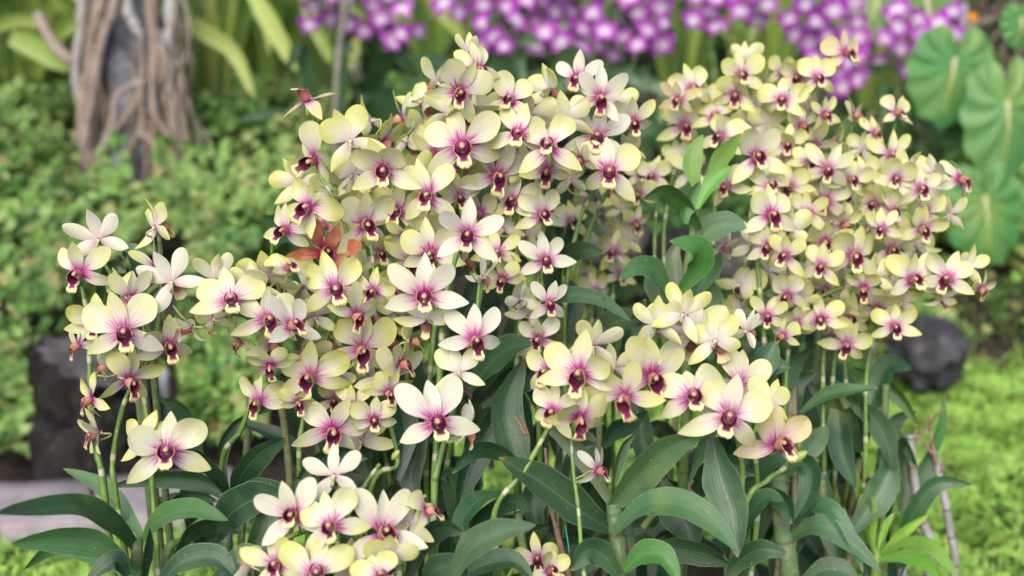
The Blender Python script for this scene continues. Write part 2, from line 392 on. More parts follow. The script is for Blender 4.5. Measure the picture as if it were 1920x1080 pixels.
def cover(name, label, n, box, keep, mat, size, aspect, clump, lift, seed, up=0.8):
    r = np.random.default_rng(seed); pts = []; nms = []
    while len(pts) < n:
        x = r.uniform(box[0], box[1]); y = r.uniform(box[2], box[3])
        if not keep(x, y): continue
        g = 0.5 + 0.5 * nz(x, y, clump, seed) + 0.25 * nz(x, y, clump * 2.7, seed + 5)
        t = max(0.0, min(1.15, g)); top = lift * (0.25 + t)
        k = 1 - r.random() ** 2.2 * 0.6
        gx = nz(x + .02, y, clump, seed) - nz(x - .02, y, clump, seed); gy = nz(x, y + .02, clump, seed) - nz(x, y - .02, clump, seed)
        pts.append((x, y, hz(x, y) + 0.01 + top * k)); nms.append((-gx * 6, -gy * 6 - 0.35, up))
    o = leaf_cloud(name, pts, nms, size, aspect, mat, seed=seed)
    o['label'] = label; return o

cover('lawn', 'bright yellow-green low lawn cover around the orchids', 46000, (-1.6, 2.2, 1.35, 3.25),
      lambda x, y: ((x - 0.02) / 0.74) ** 2 + ((y - 1.22) / 0.58) ** 2 > 1 and (y < 2.7 + 0.45 * float(smoothstep(-0.1, 0.5, x)) - 0.35) and (x > -0.15 or y < 1.98 + 0.1 * nz(x, y, 3)) ,
      MAT['lawn'], 0.021, 0.55, 9.0, 0.035, 3, 1.0)
def gap(x, y):
    px, py, d = pix(Vector((x, y, hz(x, y) + .13)))
    return (150 < px < 345 and py < 305 + 30 * nz(x, y, 6, 1)) or (238 < px < 292 and py < 385)
r = np.random.default_rng(4); gb = []
while len(gb) < 5000:
    x, y = r.uniform(-1.5, 2.0), r.uniform(1.4, 3.0)
    if ((x - 0.02) / 0.76) ** 2 + ((y - 1.22) / 0.6) ** 2 > 1 and (x > 0 or y < 1.95) and nz(x, y, 4, 3) > -.25: gb.append((x, y, hz(x, y) + .035))
o = leaf_cloud('grass', gb, np.tile([0.0, -1.0, 0.15], (5000, 1)), 0.065, 0.07, MAT['lawn'], 0.3, 14); o['label'] = 'thin grass blades standing in the lawn cover'
cover('ground_cover_left', 'leafy mid-green ground cover on the bank below the rooted tree', 17000, (-2.6, -0.15, 2.42, 4.2),
      lambda x, y: nz(x, y, 2.1, 4) > -0.40 and not gap(x, y), MAT['cover'], 0.040, 0.62, 4.2, 0.22, 5)
cover('ground_cover_edge', 'fresh green ground cover spilling down beside the black stump', 2600, (-1.45, -0.35, 2.12, 2.5),
      lambda x, y: (lambda q: q[0] < 62 + 40 * nz(x, y, 7, 3) or 345 < q[0] < 500)(pix(Vector((x, y, hz(x, y) + .08)))), MAT['cover'], 0.036, 0.62, 5, 0.22, 15)
cover('ground_cover_right', 'leafy green ground cover behind the dark rock on the right', 7000, (0.75, 2.8, 2.85, 4.2),
      lambda x, y: nz(x, y, 1.3, 9) > -0.45, MAT['cover'], 0.048, 0.66, 3.4, 0.15, 6)
cover('ground_cover_middle', 'sparse green ground cover on dark soil behind the orchids', 2600, (-0.2, 0.9, 2.6, 4.0),
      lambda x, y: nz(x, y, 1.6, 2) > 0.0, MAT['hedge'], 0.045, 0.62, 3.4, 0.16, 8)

# dark hedge closing the view
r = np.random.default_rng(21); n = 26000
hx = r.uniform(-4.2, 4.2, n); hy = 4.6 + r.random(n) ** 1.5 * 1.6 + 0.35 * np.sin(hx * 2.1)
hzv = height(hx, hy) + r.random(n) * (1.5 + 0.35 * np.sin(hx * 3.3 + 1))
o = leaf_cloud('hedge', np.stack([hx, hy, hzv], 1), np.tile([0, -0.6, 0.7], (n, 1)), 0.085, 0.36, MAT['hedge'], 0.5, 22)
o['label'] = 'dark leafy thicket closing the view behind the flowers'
r = np.random.default_rng(31); n = 3500
lx = r.uniform(1.6, 2.6, n); ly = r.uniform(3.7, 4.6, n); lz = height(lx, ly) + (ly - 3.7) * 0.9 * r.random(n) + 0.02
o = leaf_cloud('leaf_litter', np.stack([lx, ly, lz], 1), np.tile([0, -0.6, 0.6], (n, 1)), 0.07, 0.22, MAT['litter'], 0.2, 32)
o['label'] = 'brown dry leaf litter and twigs on the slope at top right'

# ------------------------------------------------------------------ paving slabs, rocks, stump
def blob(name, center, rad, mat, seed, amp=0.28, flat=1.0, seg=28, freq=2.2):
    rows = []; nr = seg // 2
    for i in range(nr + 1):
        th = math.pi * i / nr; row = []
        for j in range(seg):
            ph = 2 * math.pi * j / seg
            d = Vector((math.sin(th) * math.cos(ph), math.sin(th) * math.sin(ph), math.cos(th)))
            k = 1 + amp * mnoise.noise(d * freq + Vector((seed, seed * 2.1, 0))) + amp * 0.5 * mnoise.noise(d * freq * 2.6 + Vector((0, seed, 0))) + amp * .25 * mnoise.noise(d * freq * 6 + Vector((0, seed, 7)))
            z = max(-1, min(flat, d.z * k))
            row.append((d.x * k * rad[0], d.y * k * rad[1], z * rad[2]))
        rows.append(row)
    me = grid_mesh(name, rows, lambda i, j: (0, 0), [mat], closed=True)
    return obj(name, me, mw=Matrix.Translation(center))
q = P(1742, 655, 2.72); tag(blob('boulder', (q.x, q.y, q.z - 0.01), (0.085, 0.085, 0.092), MAT['rock'], 8.4, 0.38, 1.0, 32, 2.8), 'rough black boulder right of the orchids, behind the lawn', 'rock')
for k, (x0, x1, y, lab) in enumerate([(1075, 1215, 455, 'grey-brown kerb stone seen between the small background flowers'), (1215, 1330, 470, 'grey-brown kerb stone behind the tall green leafy shoot'), (1335, 1420, 480, 'grey-brown kerb stone left of the long upright flower stem')]):
    q = P((x0 + x1) / 2, y, 2.75); w = (x1 - x0) / 2 / FPX * 2.75
    tag(blob('kerb_stone', (q.x, q.y, q.z), (w * 1.02, 0.07, 0.07), MAT['stump'] if k == 1 else MAT['stump_top'], 2.2 + k, 0.18, 0.8), lab, 'stone', 'kerb stones behind the orchids')
# dark stump behind the left plant
b = P(190, 870, 2.34); b.z = -0.02
path = [b + Vector((0.012 * math.sin(i * 1.3), 0.01 * math.cos(i), 0.285 * i / 10)) for i in range(11)]
rows = tube_rows(path, lambda t: 0.112 * (1.14 - 0.2 * t), 40)
rows = [[p + Vector((mnoise.noise(p * 16), mnoise.noise(p * 16 + Vector((5, 1, 2))), 0.5 * mnoise.noise(p * 9))) * 0.014 + (p - path[i]).normalized() * 0.012 * math.sin(j * 2.1 + mnoise.noise(p * 5) * 3) for j, p in enumerate(rw)] for i, rw in enumerate(rows)]
st = thing('tree_stump', b, 'broad black weathered stump with a grey top behind the left orchid', 'stump')
part('stump_trunk', grid_mesh('stump_trunk', rows, lambda i, j: (0, 0), [MAT['stump']], closed=True), st)
top = path[-1]; rr = rows[-1]
part('stump_top', mk_mesh('stump_top', [tuple(p - Vector((0, 0, .003))) for p in rr] + [tuple(top + Vector((0, 0, 0.02)))], [(i, (i + 1) % 40, 40) for i in range(40)], None, [MAT['stump_top']]), st)
# flat paving slabs on the left
def slab(cs, label):
    z0 = 0.055; vb = [P(px, py, 1.0) for px, py in cs]
    pts = []
    for v in vb:
        d = v - CAM; k = (z0 - CAM.z) / d.z; pts.append(CAM + d * k)
    ring = []
    for i in range(len(pts)):
        a, c = pts[i], pts[(i + 1) % len(pts)]
        for j in range(6):
            p = a.lerp(c, j / 6); ring.append(p + Vector((mnoise.noise(p * 9), mnoise.noise(p * 9 + Vector((3, 3, 3))), 0)) * 0.016)
    c = sum(ring, Vector()) / len(ring)
    inset = [p.lerp(c, 0.035) + Vector((0, 0, 0.006)) for p in ring]; n = len(ring)
    mid = [p.lerp(c, 0.5) + Vector((0, 0, 0.007 + 0.004 * mnoise.noise(p * 7))) for p in ring]
    low = [Vector((p.x, p.y, -0.02)) for p in ring]
    rows = [low, ring, inset, mid, [c + Vector((0, 0, 0.008))] * n]
    o = obj('paving_slab', grid_mesh('paving_slab', rows, lambda i, j: (0, 0), [MAT['slab']], closed=True))
    tag(o, label, 'paving slab', 'stone slabs edging the path')
slab([(-260, 1000), (196, 985), (160, 902), (-200, 910)], 'mauve-grey stone slab running off the left edge')
slab([(204, 984), (470, 962), (440, 876), (168, 900)], 'mauve-grey stone slab behind the flower stem at lower left')

# ------------------------------------------------------------------ tree with aerial roots
base = P(250, 335, 3.5); base.z = hz(base.x, base.y)
tree = thing('rooted_tree', base, 'grey tree trunk wrapped in brown hanging aerial roots', 'tree')
def ip(lst, d): return [P(x, y, d) for x, y in lst]
path = catmull([base + Vector((0, 0.03, -0.05)), P(248, 200, 3.56), P(246, 60, 3.58), P(244, -120, 3.6), P(243, -420, 3.6)], 26)
rows = tube_rows(path, lambda t: 0.165 - 0.045 * min(1, t * 1.6) + 0.02 * (1 - min(1, t * 5)), 30)
rows = [[p + (p - path[i]).normalized() * 0.022 * mnoise.noise(p * 7) for p in rw] for i, rw in enumerate(rows)]
part('trunk', grid_mesh('trunk', rows, lambda i, j: (0, 0), [MAT['bark']], closed=True), tree)
ROOTS = [([(160, -160), (158, 0), (150, 60), (142, 115), (146, 200)], 22, 0.0, (0.34, 0.33, 0.34)),
 ([(196, -160), (192, 0), (172, 100), (156, 230), (166, 300), (172, 370)], 27, 0.01, (0.26, 0.19, 0.15)),
 ([(222, -160), (216, 0), (196, 60), (176, 160), (160, 260), (150, 330)], 20, 0.03, (0.30, 0.23, 0.21)),
 ([(236, -160), (240, 0), (250, 40), (258, 64)], 25, 0.0, (0.46, 0.47, 0.50)),
 ([(282, -160), (285, 0), (290, 100), (287, 220), (293, 330), (300, 390)], 26, 0.02, (0.27, 0.19, 0.16)),
 ([(318, -160), (322, 0), (322, 50), (312, 90), (316, 150)], 28, 0.01, (0.48, 0.50, 0.54)),
 ([(305, 90), (330, 180), (346, 280), (352, 330)], 17, 0.0, (0.24, 0.18, 0.14)),
 ([(300, 90), (318, 200), (330, 260), (333, 330)], 15, 0.02, (0.30, 0.22, 0.17)),
 ([(272, 150), (226, 174), (215, 222), (200, 262), (195, 300)], 13, 0.05, (0.36, 0.31, 0.27)),
 ([(268, 160), (232, 225), (190, 278), (175, 320)], 16, 0.04, (0.26, 0.21, 0.16)),
 ([(272, 205), (262, 250), (240, 290), (228, 335), (215, 380)], 14, 0.05, (0.25, 0.18, 0.14)),
 ([(280, 200), (310, 250), (330, 300), (345, 345)], 14, 0.05, (0.28, 0.20, 0.16)),
 ([(255, 250), (285, 268), (297, 300), (292, 335), (285, 390)], 15, 0.06, (0.33, 0.24, 0.17)),
 ([(175, 60), (168, 140), (150, 210), (140, 310)], 12, 0.0, (0.20, 0.15, 0.12)),
 ([(262, 60), (268, 120), (266, 190), (275, 260), (270, 330), (262, 390)], 11, 0.05, (0.24, 0.18, 0.15))]
for k, (pp, w, fr, c) in enumerate(ROOTS):
    dd = 3.40 - fr
    pth = catmull(ip(pp, dd), 22)
    e = pth[-1]
    pth = [p + Vector((mnoise.noise(p * 12 + Vector((k, 0, 0))), mnoise.noise(p * 12 + Vector((0, k, 0))) * .8, 0)) * 0.012 for p in pth]
    rw = w / 2 / FPX * dd
    part('aerial_root', tube('aerial_root', pth, lambda t, k=k, rw=rw: rw * (1 - 0.18 * t) * (1 + 0.16 * math.sin(t * 23 + k)), MAT['root'], 9), tree, color=c)
RT = random.Random(12)
for k in range(26):
    x = RT.choice((RT.uniform(150, 210), RT.uniform(255, 340))); y = RT.uniform(-40, 160); pp = [(x, y)]
    while pp[-1][1] < 320 and len(pp) < 7:
        pp.append((pp[-1][0] + RT.gauss((pp[-1][0] - 248) * .05, 13), pp[-1][1] + RT.uniform(45, 80)))
    dd = 3.40 - RT.uniform(-.02, .06); rw = RT.uniform(3.5, 8) / 2 / FPX * dd
    part('aerial_root', tube('aerial_root', catmull(ip(pp, dd), 18), lambda t, rw=rw, k=k: rw * (1.1 - .5 * t) * (1 + .25 * math.sin(t * 19 + k)), MAT['root'], 6), tree, color=RT.choice([(.16, .12, .09), (.26, .21, .17), (.34, .30, .27), (.12, .09, .07)]))
pth = catmull(ip([(140, 118), (108, 92), (88, 62), (70, 26)], 3.42), 8)
part('cut_branch', tube('cut_branch', pth, 0.017, MAT['root'], 9), tree, color=(0.40, 0.33, 0.29))

# ------------------------------------------------------------------ strap-leaved plants behind
LEAFK = [(0, .30), (.15, .55), (.4, 1), (.65, .92), (.85, .55), (.95, .25), (1, .02)]
STRAPK = [(0, .7), (.3, 1), (.7, .85), (.9, .5), (1, .03)]
def ribbon(name, pts, width, mat, roll=0.0, fold=0.25, twist=0.0, keys=LEAFK, n=14, nc=4, wave=0.0, seed=0, side=None):
    path = catmull(pts, n); rows = []
    for i, p in enumerate(path):
        t = i / n; T = (path[min(i + 1, n)] - path[max(i - 1, 0)]).normalized()
        S = T.cross((p - CAM).normalized()) if side is None else (side - T * side.dot(T))
        if S.length < 1e-3: S = RGT.copy()
        S.normalize(); Nn = S.cross(T)
        if (Nn.dot(CAM - p)) < 0 and side is None: Nn = -Nn
        a = roll + twist * (t - 0.4); S2 = S * math.cos(a) + Nn * math.sin(a); N2 = Nn * math.cos(a) - S * math.sin(a)
        if i == 0: prev = S2
        if S2.dot(prev) < 0: S2 = -S2
        prev = S2; w = width * 0.5 * prof(keys, t); row = []
        for j in range(nc + 1):
            u = -1 + 2 * j / nc
            row.append(p + S2 * (u * w) + N2 * (fold * w * (abs(u) ** 1.3 - 0.3) + wave * w * math.sin(t * 9 + seed + (1.5 if u > 0 else 0)) * u * u))
        rows.append(row)
    return grid_mesh(name, rows, lambda i, j: (j / nc, i / n), [mat])
def strap_plant(px, py, d, n, L, w, spread, label, seed, cols, lean=0.0):
    rr = random.Random(seed); b = P(px, py, d); b.z = hz(b.x, b.y)
    t = thing('strap_leaf_plant', b, label, 'plant', 'strap-leaved plants behind')
    for k in range(n):
        a = rr.uniform(0, 2 * math.pi); l = L * rr.uniform(0.6, 1.1); sp = spread * rr.uniform(0.3, 1.0)
        dx, dy = math.cos(a) * sp + lean, math.sin(a) * sp * 0.6 - 0.05
        p0 = b + Vector((math.cos(a), math.sin(a), 0)) * 0.025
        p1 = p0 + Vector((dx * .25, dy * .25, l * .5)); p2 = p0 + Vector((dx * .65, dy * .65, l * .85))
        p3 = p0 + Vector((dx * 1.15, dy * 1.15, l * (0.95 - 0.55 * sp / spread * rr.random())))
        part('leaf', ribbon('leaf', [p0, p1, p2, p3], w * rr.uniform(.7, 1.2), MAT['strap'], rr.uniform(-.7, .7), .3, rr.uniform(-1, 1), STRAPK, 12, 2), t, color=rr.choice(cols))
    return t
GY = [(0.16, 0.28, 0.05), (0.24, 0.36, 0.07), (0.10, 0.20, 0.04), (0.30, 0.38, 0.10)]
GD = [(0.05, 0.12, 0.03), (0.08, 0.17, 0.04), (0.12, 0.22, 0.05)]
strap_plant(20, 240, 3.9, 20, 0.75, 0.055, 0.40, 'strap-leaved plant at the far left of the rooted tree', 1, GY)
strap_plant(105, 200, 4.1, 16, 0.7, 0.05, 0.30, 'strap-leaved plant just left of the rooted trunk', 2, GY + GD)
strap_plant(400, 260, 3.8, 22, 0.75, 0.05, 0.40, 'strap-leaved plant with yellowish arching leaves right of the rooted trunk', 3, GY)
strap_plant(500, 230, 4.0, 20, 0.80, 0.05, 0.30, 'tall strap-leaved plant left of the purple flowers', 4, GY + GD)
strap_plant(590, 220, 4.2, 18, 0.75, 0.05, 0.30, 'strap-leaved plant under the leftmost purple flowers', 5, GD + GY[:2])
strap_plant(830, 200, 4.2, 18, 0.75, 0.05, 0.30, 'strap-leaved plant with a yellow blade between two purple flower clusters', 6, GD + GY[:2])
strap_plant(1280, 200, 4.1, 18, 0.75, 0.05, 0.35, 'strap-leaved plant behind the middle purple flowers', 7, GD + GY[:2])
strap_plant(1430, 190, 4.1, 18, 0.75, 0.055, 0.35, 'strap-leaved plant right of the middle purple flowers', 8, GY)
strap_plant(1640, 150, 4.2, 14, 0.7, 0.06, 0.35, 'pale strap-leaved plant behind the right purple flowers', 9, GY)
# individual bright blades the photograph shows
SB = [([(335, 30), (385, 60), (440, 100), (478, 185)], 34, 3.5, (0.34, 0.42, 0.12)), ([(470, -20), (505, 40), (535, 90), (560, 135)], 36, 3.5, (0.34, 0.42, 0.10)),
      ([(565, -20), (585, 40), (610, 90), (622, 120)], 26, 3.7, (0.20, 0.32, 0.06)), ([(810, -10), (835, 30), (865, 62), (880, 90)], 26, 3.7, (0.28, 0.36, 0.08)),
      ([(-20, 55), (25, 38), (60, 40), (75, 48)], 26, 3.5, (0.26, 0.36, 0.09)), ([(20, 70), (60, 85), (100, 110), (135, 130)], 42, 3.5, (0.24, 0.36, 0.09)), ([(650, 130), (660, 100), (672, 70), (680, 55)], 22, 3.7, (0.36, 0.40, 0.12))]
for k, (pp, w, d, c) in enumerate(SB):
    a = P(*pp[0], d); b = Vector((a.x, a.y + 0.15, hz(a.x, a.y)))
    t = thing('arching_blade', b, ['yellowish arching blade drooping right of the rooted trunk', 'broad yellow-green blade slanting down left of the purple flowers', 'narrow green blade hanging under the leftmost purple flowers', 'yellow-green blade between two purple flower clusters', 'pale blade reaching in from the top left edge', 'wide pale blade slanting down left of the rooted trunk', 'short yellow blade standing below the leftmost purple cluster'][k], 'leaf', 'single bright blades behind')
    part('blade', ribbon('blade', ip(pp, d), w / FPX * d, MAT['strap'], 0.2, .3, .3, STRAPK, 12, 2), t, color=c)
    top = P(*pp[0], d)
    part('stalk', tube('stalk', catmull([b, b.lerp(top, .5) + Vector((0, .03, .03)), top], 8), 0.006, MAT['stem'], 6), t)

# ------------------------------------------------------------------ purple orchids behind
def tv_(i, nv): return math.sin(i / nv * math.pi / 2) ** 1.15
def tepal_rows(L, W, keys, cup, curl, ruf, seed, nv=12, nc=6, twist=0.0):
    rows = []; rr = random.Random(seed); ph = rr.uniform(0, 6); bend = rr.uniform(-.07, .07)
    tm, pw, base = keys
    for i in range(nv + 1):
        t = tv_(i, nv)
        if t < tm: f = t / tm; sh = base + (1 - base) * math.sin(f * math.pi / 2) ** pw
        else: sh = math.sqrt(max(0, 1 - ((t - tm) / (1 - tm)) ** 2)) if pw > 1.05 else max(0, 1 - ((t - tm) / (1 - tm)) ** 1.7) ** .85
        w = W * 0.5 * sh; row = []
        for j in range(nc + 1):
            u = -1 + 2 * j / nc
            y = curl * L * t * t - cup * W * u * u * min(1, t * 2.2) * sh + ruf * W * math.sin(5.5 * t + ph + u * 1.3) * abs(u) * t * sh
            tw = twist * t; x = u * w * (1 + .05 * math.sin(t * 7 + ph + u))
            row.append(Vector((x * math.cos(tw) + bend * L * t * t, y + x * math.sin(tw), L * t)))
        rows.append(row)
    return rows
PETK = (.62, 1.25, .12)
SEPK = (.50, .95, .36)
def tvals(nv): return [tv_(i, nv) for i in range(nv + 1)]
def tepal_mesh(name, *a, mat='petal', back=None, thick=.0007, **k):
    """a petal with two faces: inside and outside sheets that meet at the rim"""
    rows = tepal_rows(*a, **k); n = len(rows) - 1; tv = tvals(n); nc = len(rows[0]) - 1; C = nc + 1
    V = [tuple(p) for r_ in rows for p in r_]; bk = []
    for i, r_ in enumerate(rows):
        for j, p in enumerate(r_):
            u = -1 + 2 * j / nc; bk.append(tuple(p + Vector((0, thick * (1 - u * u * .96) * (1 if i < n else .05), 0))))
    N = len(V); F = []; UV = []; FM = []
    for i in range(n):
        for j in range(nc):
            q = (i * C + j, i * C + j + 1, (i + 1) * C + j + 1, (i + 1) * C + j); t = [(j / nc, tv[i]), ((j + 1) / nc, tv[i]), ((j + 1) / nc, tv[i + 1]), (j / nc, tv[i + 1])]
            F.append(q); UV += t; FM.append(0); F.append(tuple(N + x for x in reversed(q))); UV += t[::-1]; FM.append(1)
    return mk_mesh(name, V + bk, F, UV, [MAT[mat], MAT[back or (mat + '_back' if mat + '_back' in MAT else mat)]], True, FM)

def merged_purple(seed):
    rr = random.Random(seed); V = []; F = []; UV = []
    for ang, kk, L, W in ((0, SEPK, .030, .016), (58, PETK, .033, .027), (-58, PETK, .033, .027), (122, SEPK, .030, .017), (-122, SEPK, .030, .017), (180, SEPK, .022, .013)):
        rows = tepal_rows(L, W, kk, 0.06, rr.uniform(-.1, .25), .05, seed + ang, nv=5, nc=2); tv = tvals(5)
        M = Matrix.Rotation(R(ang + rr.uniform(-6, 6)), 3, 'Y'); o = len(V)
        if ang == 180: M = M @ Matrix.Rotation(R(50), 3, 'X')
        for rw in rows: V += [tuple(M @ p) for p in rw]
        for i in range(5):
            for j in range(2):
                F.append((o + i * 3 + j, o + i * 3 + j + 1, o + i * 3 + j + 4, o + i * 3 + j + 3))
                UV += [(j / 2, tv[i]), ((j + 1) / 2, tv[i]), ((j + 1) / 2, tv[i + 1]), (j / 2, tv[i + 1])]
    return mk_mesh('flower', V, F, UV, [MAT['purple']])
PURP = [merged_purple(k) for k in range(5)]
def face_matrix(pos, yaw, pitch, roll, scale):
    v = (CAM - pos).normalized(); fy = -v; rx = Vector((0, 0, 1)).cross(fy) * -1
    rx = fy.cross(Vector((0, 0, 1))).normalized(); uz = rx.cross(fy).normalized()
    B = Matrix((rx, fy, uz)).transposed().to_4x4()
    return Matrix.Translation(pos) @ B @ Matrix.Rotation(R(yaw), 4, 'Z') @ Matrix.Rotation(R(-pitch), 4, 'X') @ Matrix.Rotation(R(roll), 4, 'Y') @ Matrix.Scale(scale, 4)
PCL = [('purple orchid spray with white-centred flowers, leftmost at the top', [(575, -60, 760, 60), (620, 20, 725, 60)], 26, [(740, 78), (752, 65), (655, 45), (785, 60), (700, 10)], 660),
       ('purple orchid spray above the tallest pale flowers, left of centre', [(830, -70, 1030, 40), (900, 0, 1010, 95)], 24, [(945, 88), (925, 70), (1005, 40)], 960),
       ('mauve orchid spray at top centre with faded flowers', [(1020, -50, 1260, 90)], 34, [(1090, 95), (1240, 85), (1150, 105), (1215, 60)], 1140),
       ('thin purple orchid spray between the centre and right clusters', [(1290, -60, 1450, 45)], 16, [(1345, 50), (1420, 40)], 1360),
       ('tall dense purple orchid spray hanging behind the upper right pale flowers', [(1480, -60, 1610, 90), (1520, 60, 1600, 120)], 26, [(1580, 140), (1560, 170), (1590, 120)], 1540),
       ('purple orchid spray arching right towards the big lobed leaves', [(1600, 70, 1720, 140), (1680, 20, 1790, 70)], 20, [(1605, 150), (1580, 165), (1760, 45), (1700, 130)], 1690)]
for k, (lab, boxes, n, extra, bx) in enumerate(PCL):
    rr = random.Random(40 + k); d0 = 3.25 + 0.06 * (k % 3)
    b = P(bx, 330, d0 + 0.15); b.z = hz(b.x, b.y)
    t = thing('purple_orchid', b, lab, 'orchid', 'purple orchids behind')
    pos = list(extra); ar = [(q[2] - q[0]) * (q[3] - q[1]) for q in boxes]
    tries = 0
    while len(pos) < n and tries < 3000:
        tries += 1; q = rr.choices(boxes, ar)[0]; c = (rr.uniform(q[0], q[2]), rr.uniform(q[1], q[3]))
        if all((c[0] - e[0]) ** 2 + (c[1] - e[1]) ** 2 > 31 ** 2 for e in pos): pos.append(c)
    xs_ = [p[0] for p in pos]; x0, x1 = min(xs_), max(xs_)
    stems = []
    for m in range(3):
        sx = x0 + (x1 - x0) * (m + .5) / 3
        pth = catmull([b + Vector((0.03 * (m - 1), 0, 0)), P((bx + sx) / 2, 170, d0 + .12), P(sx, 40, d0 + .06), P(sx + rr.uniform(-30, 30), -50, d0)], 14)
        stems.append(pth); part('flower_stem', tube('flower_stem', pth, 0.005, MAT['stem'], 6, 0.05), t)
    for (x, y) in pos:
        p = P(x, y, d0 + rr.uniform(-.09, .09))
        part('flower', rr.choice(PURP), t, face_matrix(p, rr.gauss(0, 28), rr.gauss(-5, 18), rr.gauss(0, 20), rr.uniform(.85, 1.15) * 1.3))
    for m in range(12):
        a = b + Vector((rr.uniform(-.12, .12), rr.uniform(-.05, .1), 0)); l = rr.uniform(.25, .5); dx = rr.uniform(-.25, .25)
        part('leaf', ribbon('leaf', [a, a + Vector((dx * .3, -.03, l * .6)), a + Vector((dx * .7, -.08, l * .95)), a + Vector((dx * 1.2, -.13, l * rr.uniform(.7, 1.05)))], rr.uniform(.04, .065), MAT['leaf'], rr.uniform(-.8, .8), .25, 0, LEAFK, 9, 2), t, color=rr.choice([(.03, .08, .035), (.05, .11, .045), (.07, .15, .05)]))
    for m in range(3):
        a = b + Vector((rr.uniform(-.15, .15), rr.uniform(-.05, .1), 0)); l = rr.uniform(.3, .5)
        part('cane', tube('cane', catmull([a, a + Vector((rr.uniform(-.03, .03), 0, l * .5)), a + Vector((rr.uniform(-.07, .07), 0, l))], 8), 0.008, MAT['cane'], 7, 0.05), t, color=(.13, .16, .09))
# bamboo stake, post, orange bloom
b = P(622, 250, 3.1); b.z = hz(b.x, b.y)
tag(obj('support_stake', tube('support_stake', catmull([b, P(630, 180, 3.1), P(645, 20, 3.1), P(650, -40, 3.1)], 10), lambda t: 0.010 * (1 + 0.12 * math.sin(t * 30)), MAT['stake'], 8, 0.1)), 'thin grey-green support stake left of the centre, under purple flowers', 'stake')
b = P(309, 800, 2.5); b.z = hz(b.x, b.y)
tag(obj('wooden_stake', tube('wooden_stake', catmull([b, P(308, 760, 2.5), P(305, 690, 2.5)], 6), 0.013, MAT['post'], 8)), 'short pale wooden stake beside the black stump', 'stake')
b = P(1806, 100, 4.0); b.z = hz(b.x, b.y)
tag(obj('metal_post', tube('metal_post', [b, P(1807, 30, 4.0), P(1808, -120, 4.0)], 0.013, MAT['post'], 10)), 'thin grey upright post at the top right beside the lobed leaves', 'post')
q = P(1824, 32, 3.7)
ob = thing('orange_bloom', (q.x, q.y, hz(q.x, q.y)), 'tiny orange bloom at the top right corner', 'flower')
for k in range(6):
    a = k * math.pi / 3; part('petal', tepal_mesh('petal', .016, .012, PETK, .1, .1, .02, k, nv=4, nc=2, mat='orange'), ob, face_matrix(q, 0, 0, 0, 1) @ Matrix.Rotation(a, 4, 'Y'))
part('stalk', tube('stalk', [Vector((q.x, q.y, hz(q.x, q.y))), q.lerp(Vector((q.x, q.y, hz(q.x, q.y))), .5) + Vector((.01, 0, 0)), q + Vector((0, .004, 0))], .004, MAT['stem'], 6), ob)

# ------------------------------------------------------------------ big lobed leaves, right
def big_leaf(center, w, h, nrm, up, seed):
    """heart-shaped blade with ribs; returns blade mesh and midrib path"""
    Z = (up - nrm * up.dot(nrm)).normalized(); X = Z.cross(nrm).normalized() * -1
    nr, na = 9, 72; rows = []
    def outline(a):                               # distance from the stalk to the rim, by angle from the tip
        return prof([(0, 1.0), (.12, .90), (.3, .72), (.5, .64), (.7, .62), (.85, .58), (.94, .44), (1, .10)], a)
    def q_(a, rho): return (a ** .8) * 5.5 + .9 * (1 - rho)
    J = center + Z * h * .22
    for i in range(nr + 1):
        rho = i / nr; row = []
        for j in range(na + 1):
            f = -1 + 2 * j / na; a = abs(f); ph = f * math.pi; q = q_(a, rho)
            r_ = outline(a) * rho * (1 + (.035 * math.cos(2 * math.pi * q + seed) if rho > .8 else 0))
            xx = math.sin(ph) * r_ * w * .78; zz = -math.cos(ph) * r_ * h * .76
            yy = .007 * math.cos(2 * math.pi * q) * min(1, rho * 1.6) + .16 * w * (abs(xx) / w) ** 1.5 * 1.6 + .22 * h * rho ** 2 * (1 - a) ** 2 + .012 * mnoise.noise(Vector((xx * 9, zz * 9, seed)))
            row.append(J + X * xx + Z * zz - nrm * yy)
        rows.append(row)
    me = grid_mesh('leaf', rows, lambda i, j: (i / nr, q_(abs(-1 + 2 * j / na), i / nr) / 7), [MAT['bigleaf']])
    rib = [rows[i][na // 2] + nrm * .003 for i in range(0, nr)]
    return me, rib
b = P(1850, 560, 3.3); b.z = hz(b.x, b.y)
ph = thing('lobed_leaf_plant', b, 'plant with very large ribbed heart-shaped leaves at the right edge', 'plant')
BL = [(1785, 145, 155, 165, 3.1, (-.15, -1, .35), (.12, 0, 1), (.055, .21, .06)), (1890, 235, 150, 210, 3.05, (.1, -1, .3), (0, 0, 1), (.09, .25, .08)),
      (1852, 405, 150, 170, 3.0, (-.1, -1, .45), (-.1, 0, 1), (.055, .20, .05)), (1815, 275, 90, 100, 3.2, (-.3, -1, .2), (0, 0, 1), (.045, .13, .03)),
      (1915, 50, 70, 75, 3.2, (0, -1, .2), (0, 0, 1), (.10, .28, .09)), (1640, 20, 120, 110, 3.6, (.2, -1, .5), (.4, 0, 1), (.16, .30, .11)),
      (1740, -10, 120, 110, 3.7, (-.2, -1, .5), (-.3, 0, 1), (.11, .24, .07)), (1960, 430, 130, 170, 3.1, (-.3, -1, .3), (.2, 0, 1), (.06, .18, .05)), (1760, 330, 110, 130, 3.4, (-.3, -1, .3), (.2, 0, 1), (.03, .09, .025))]
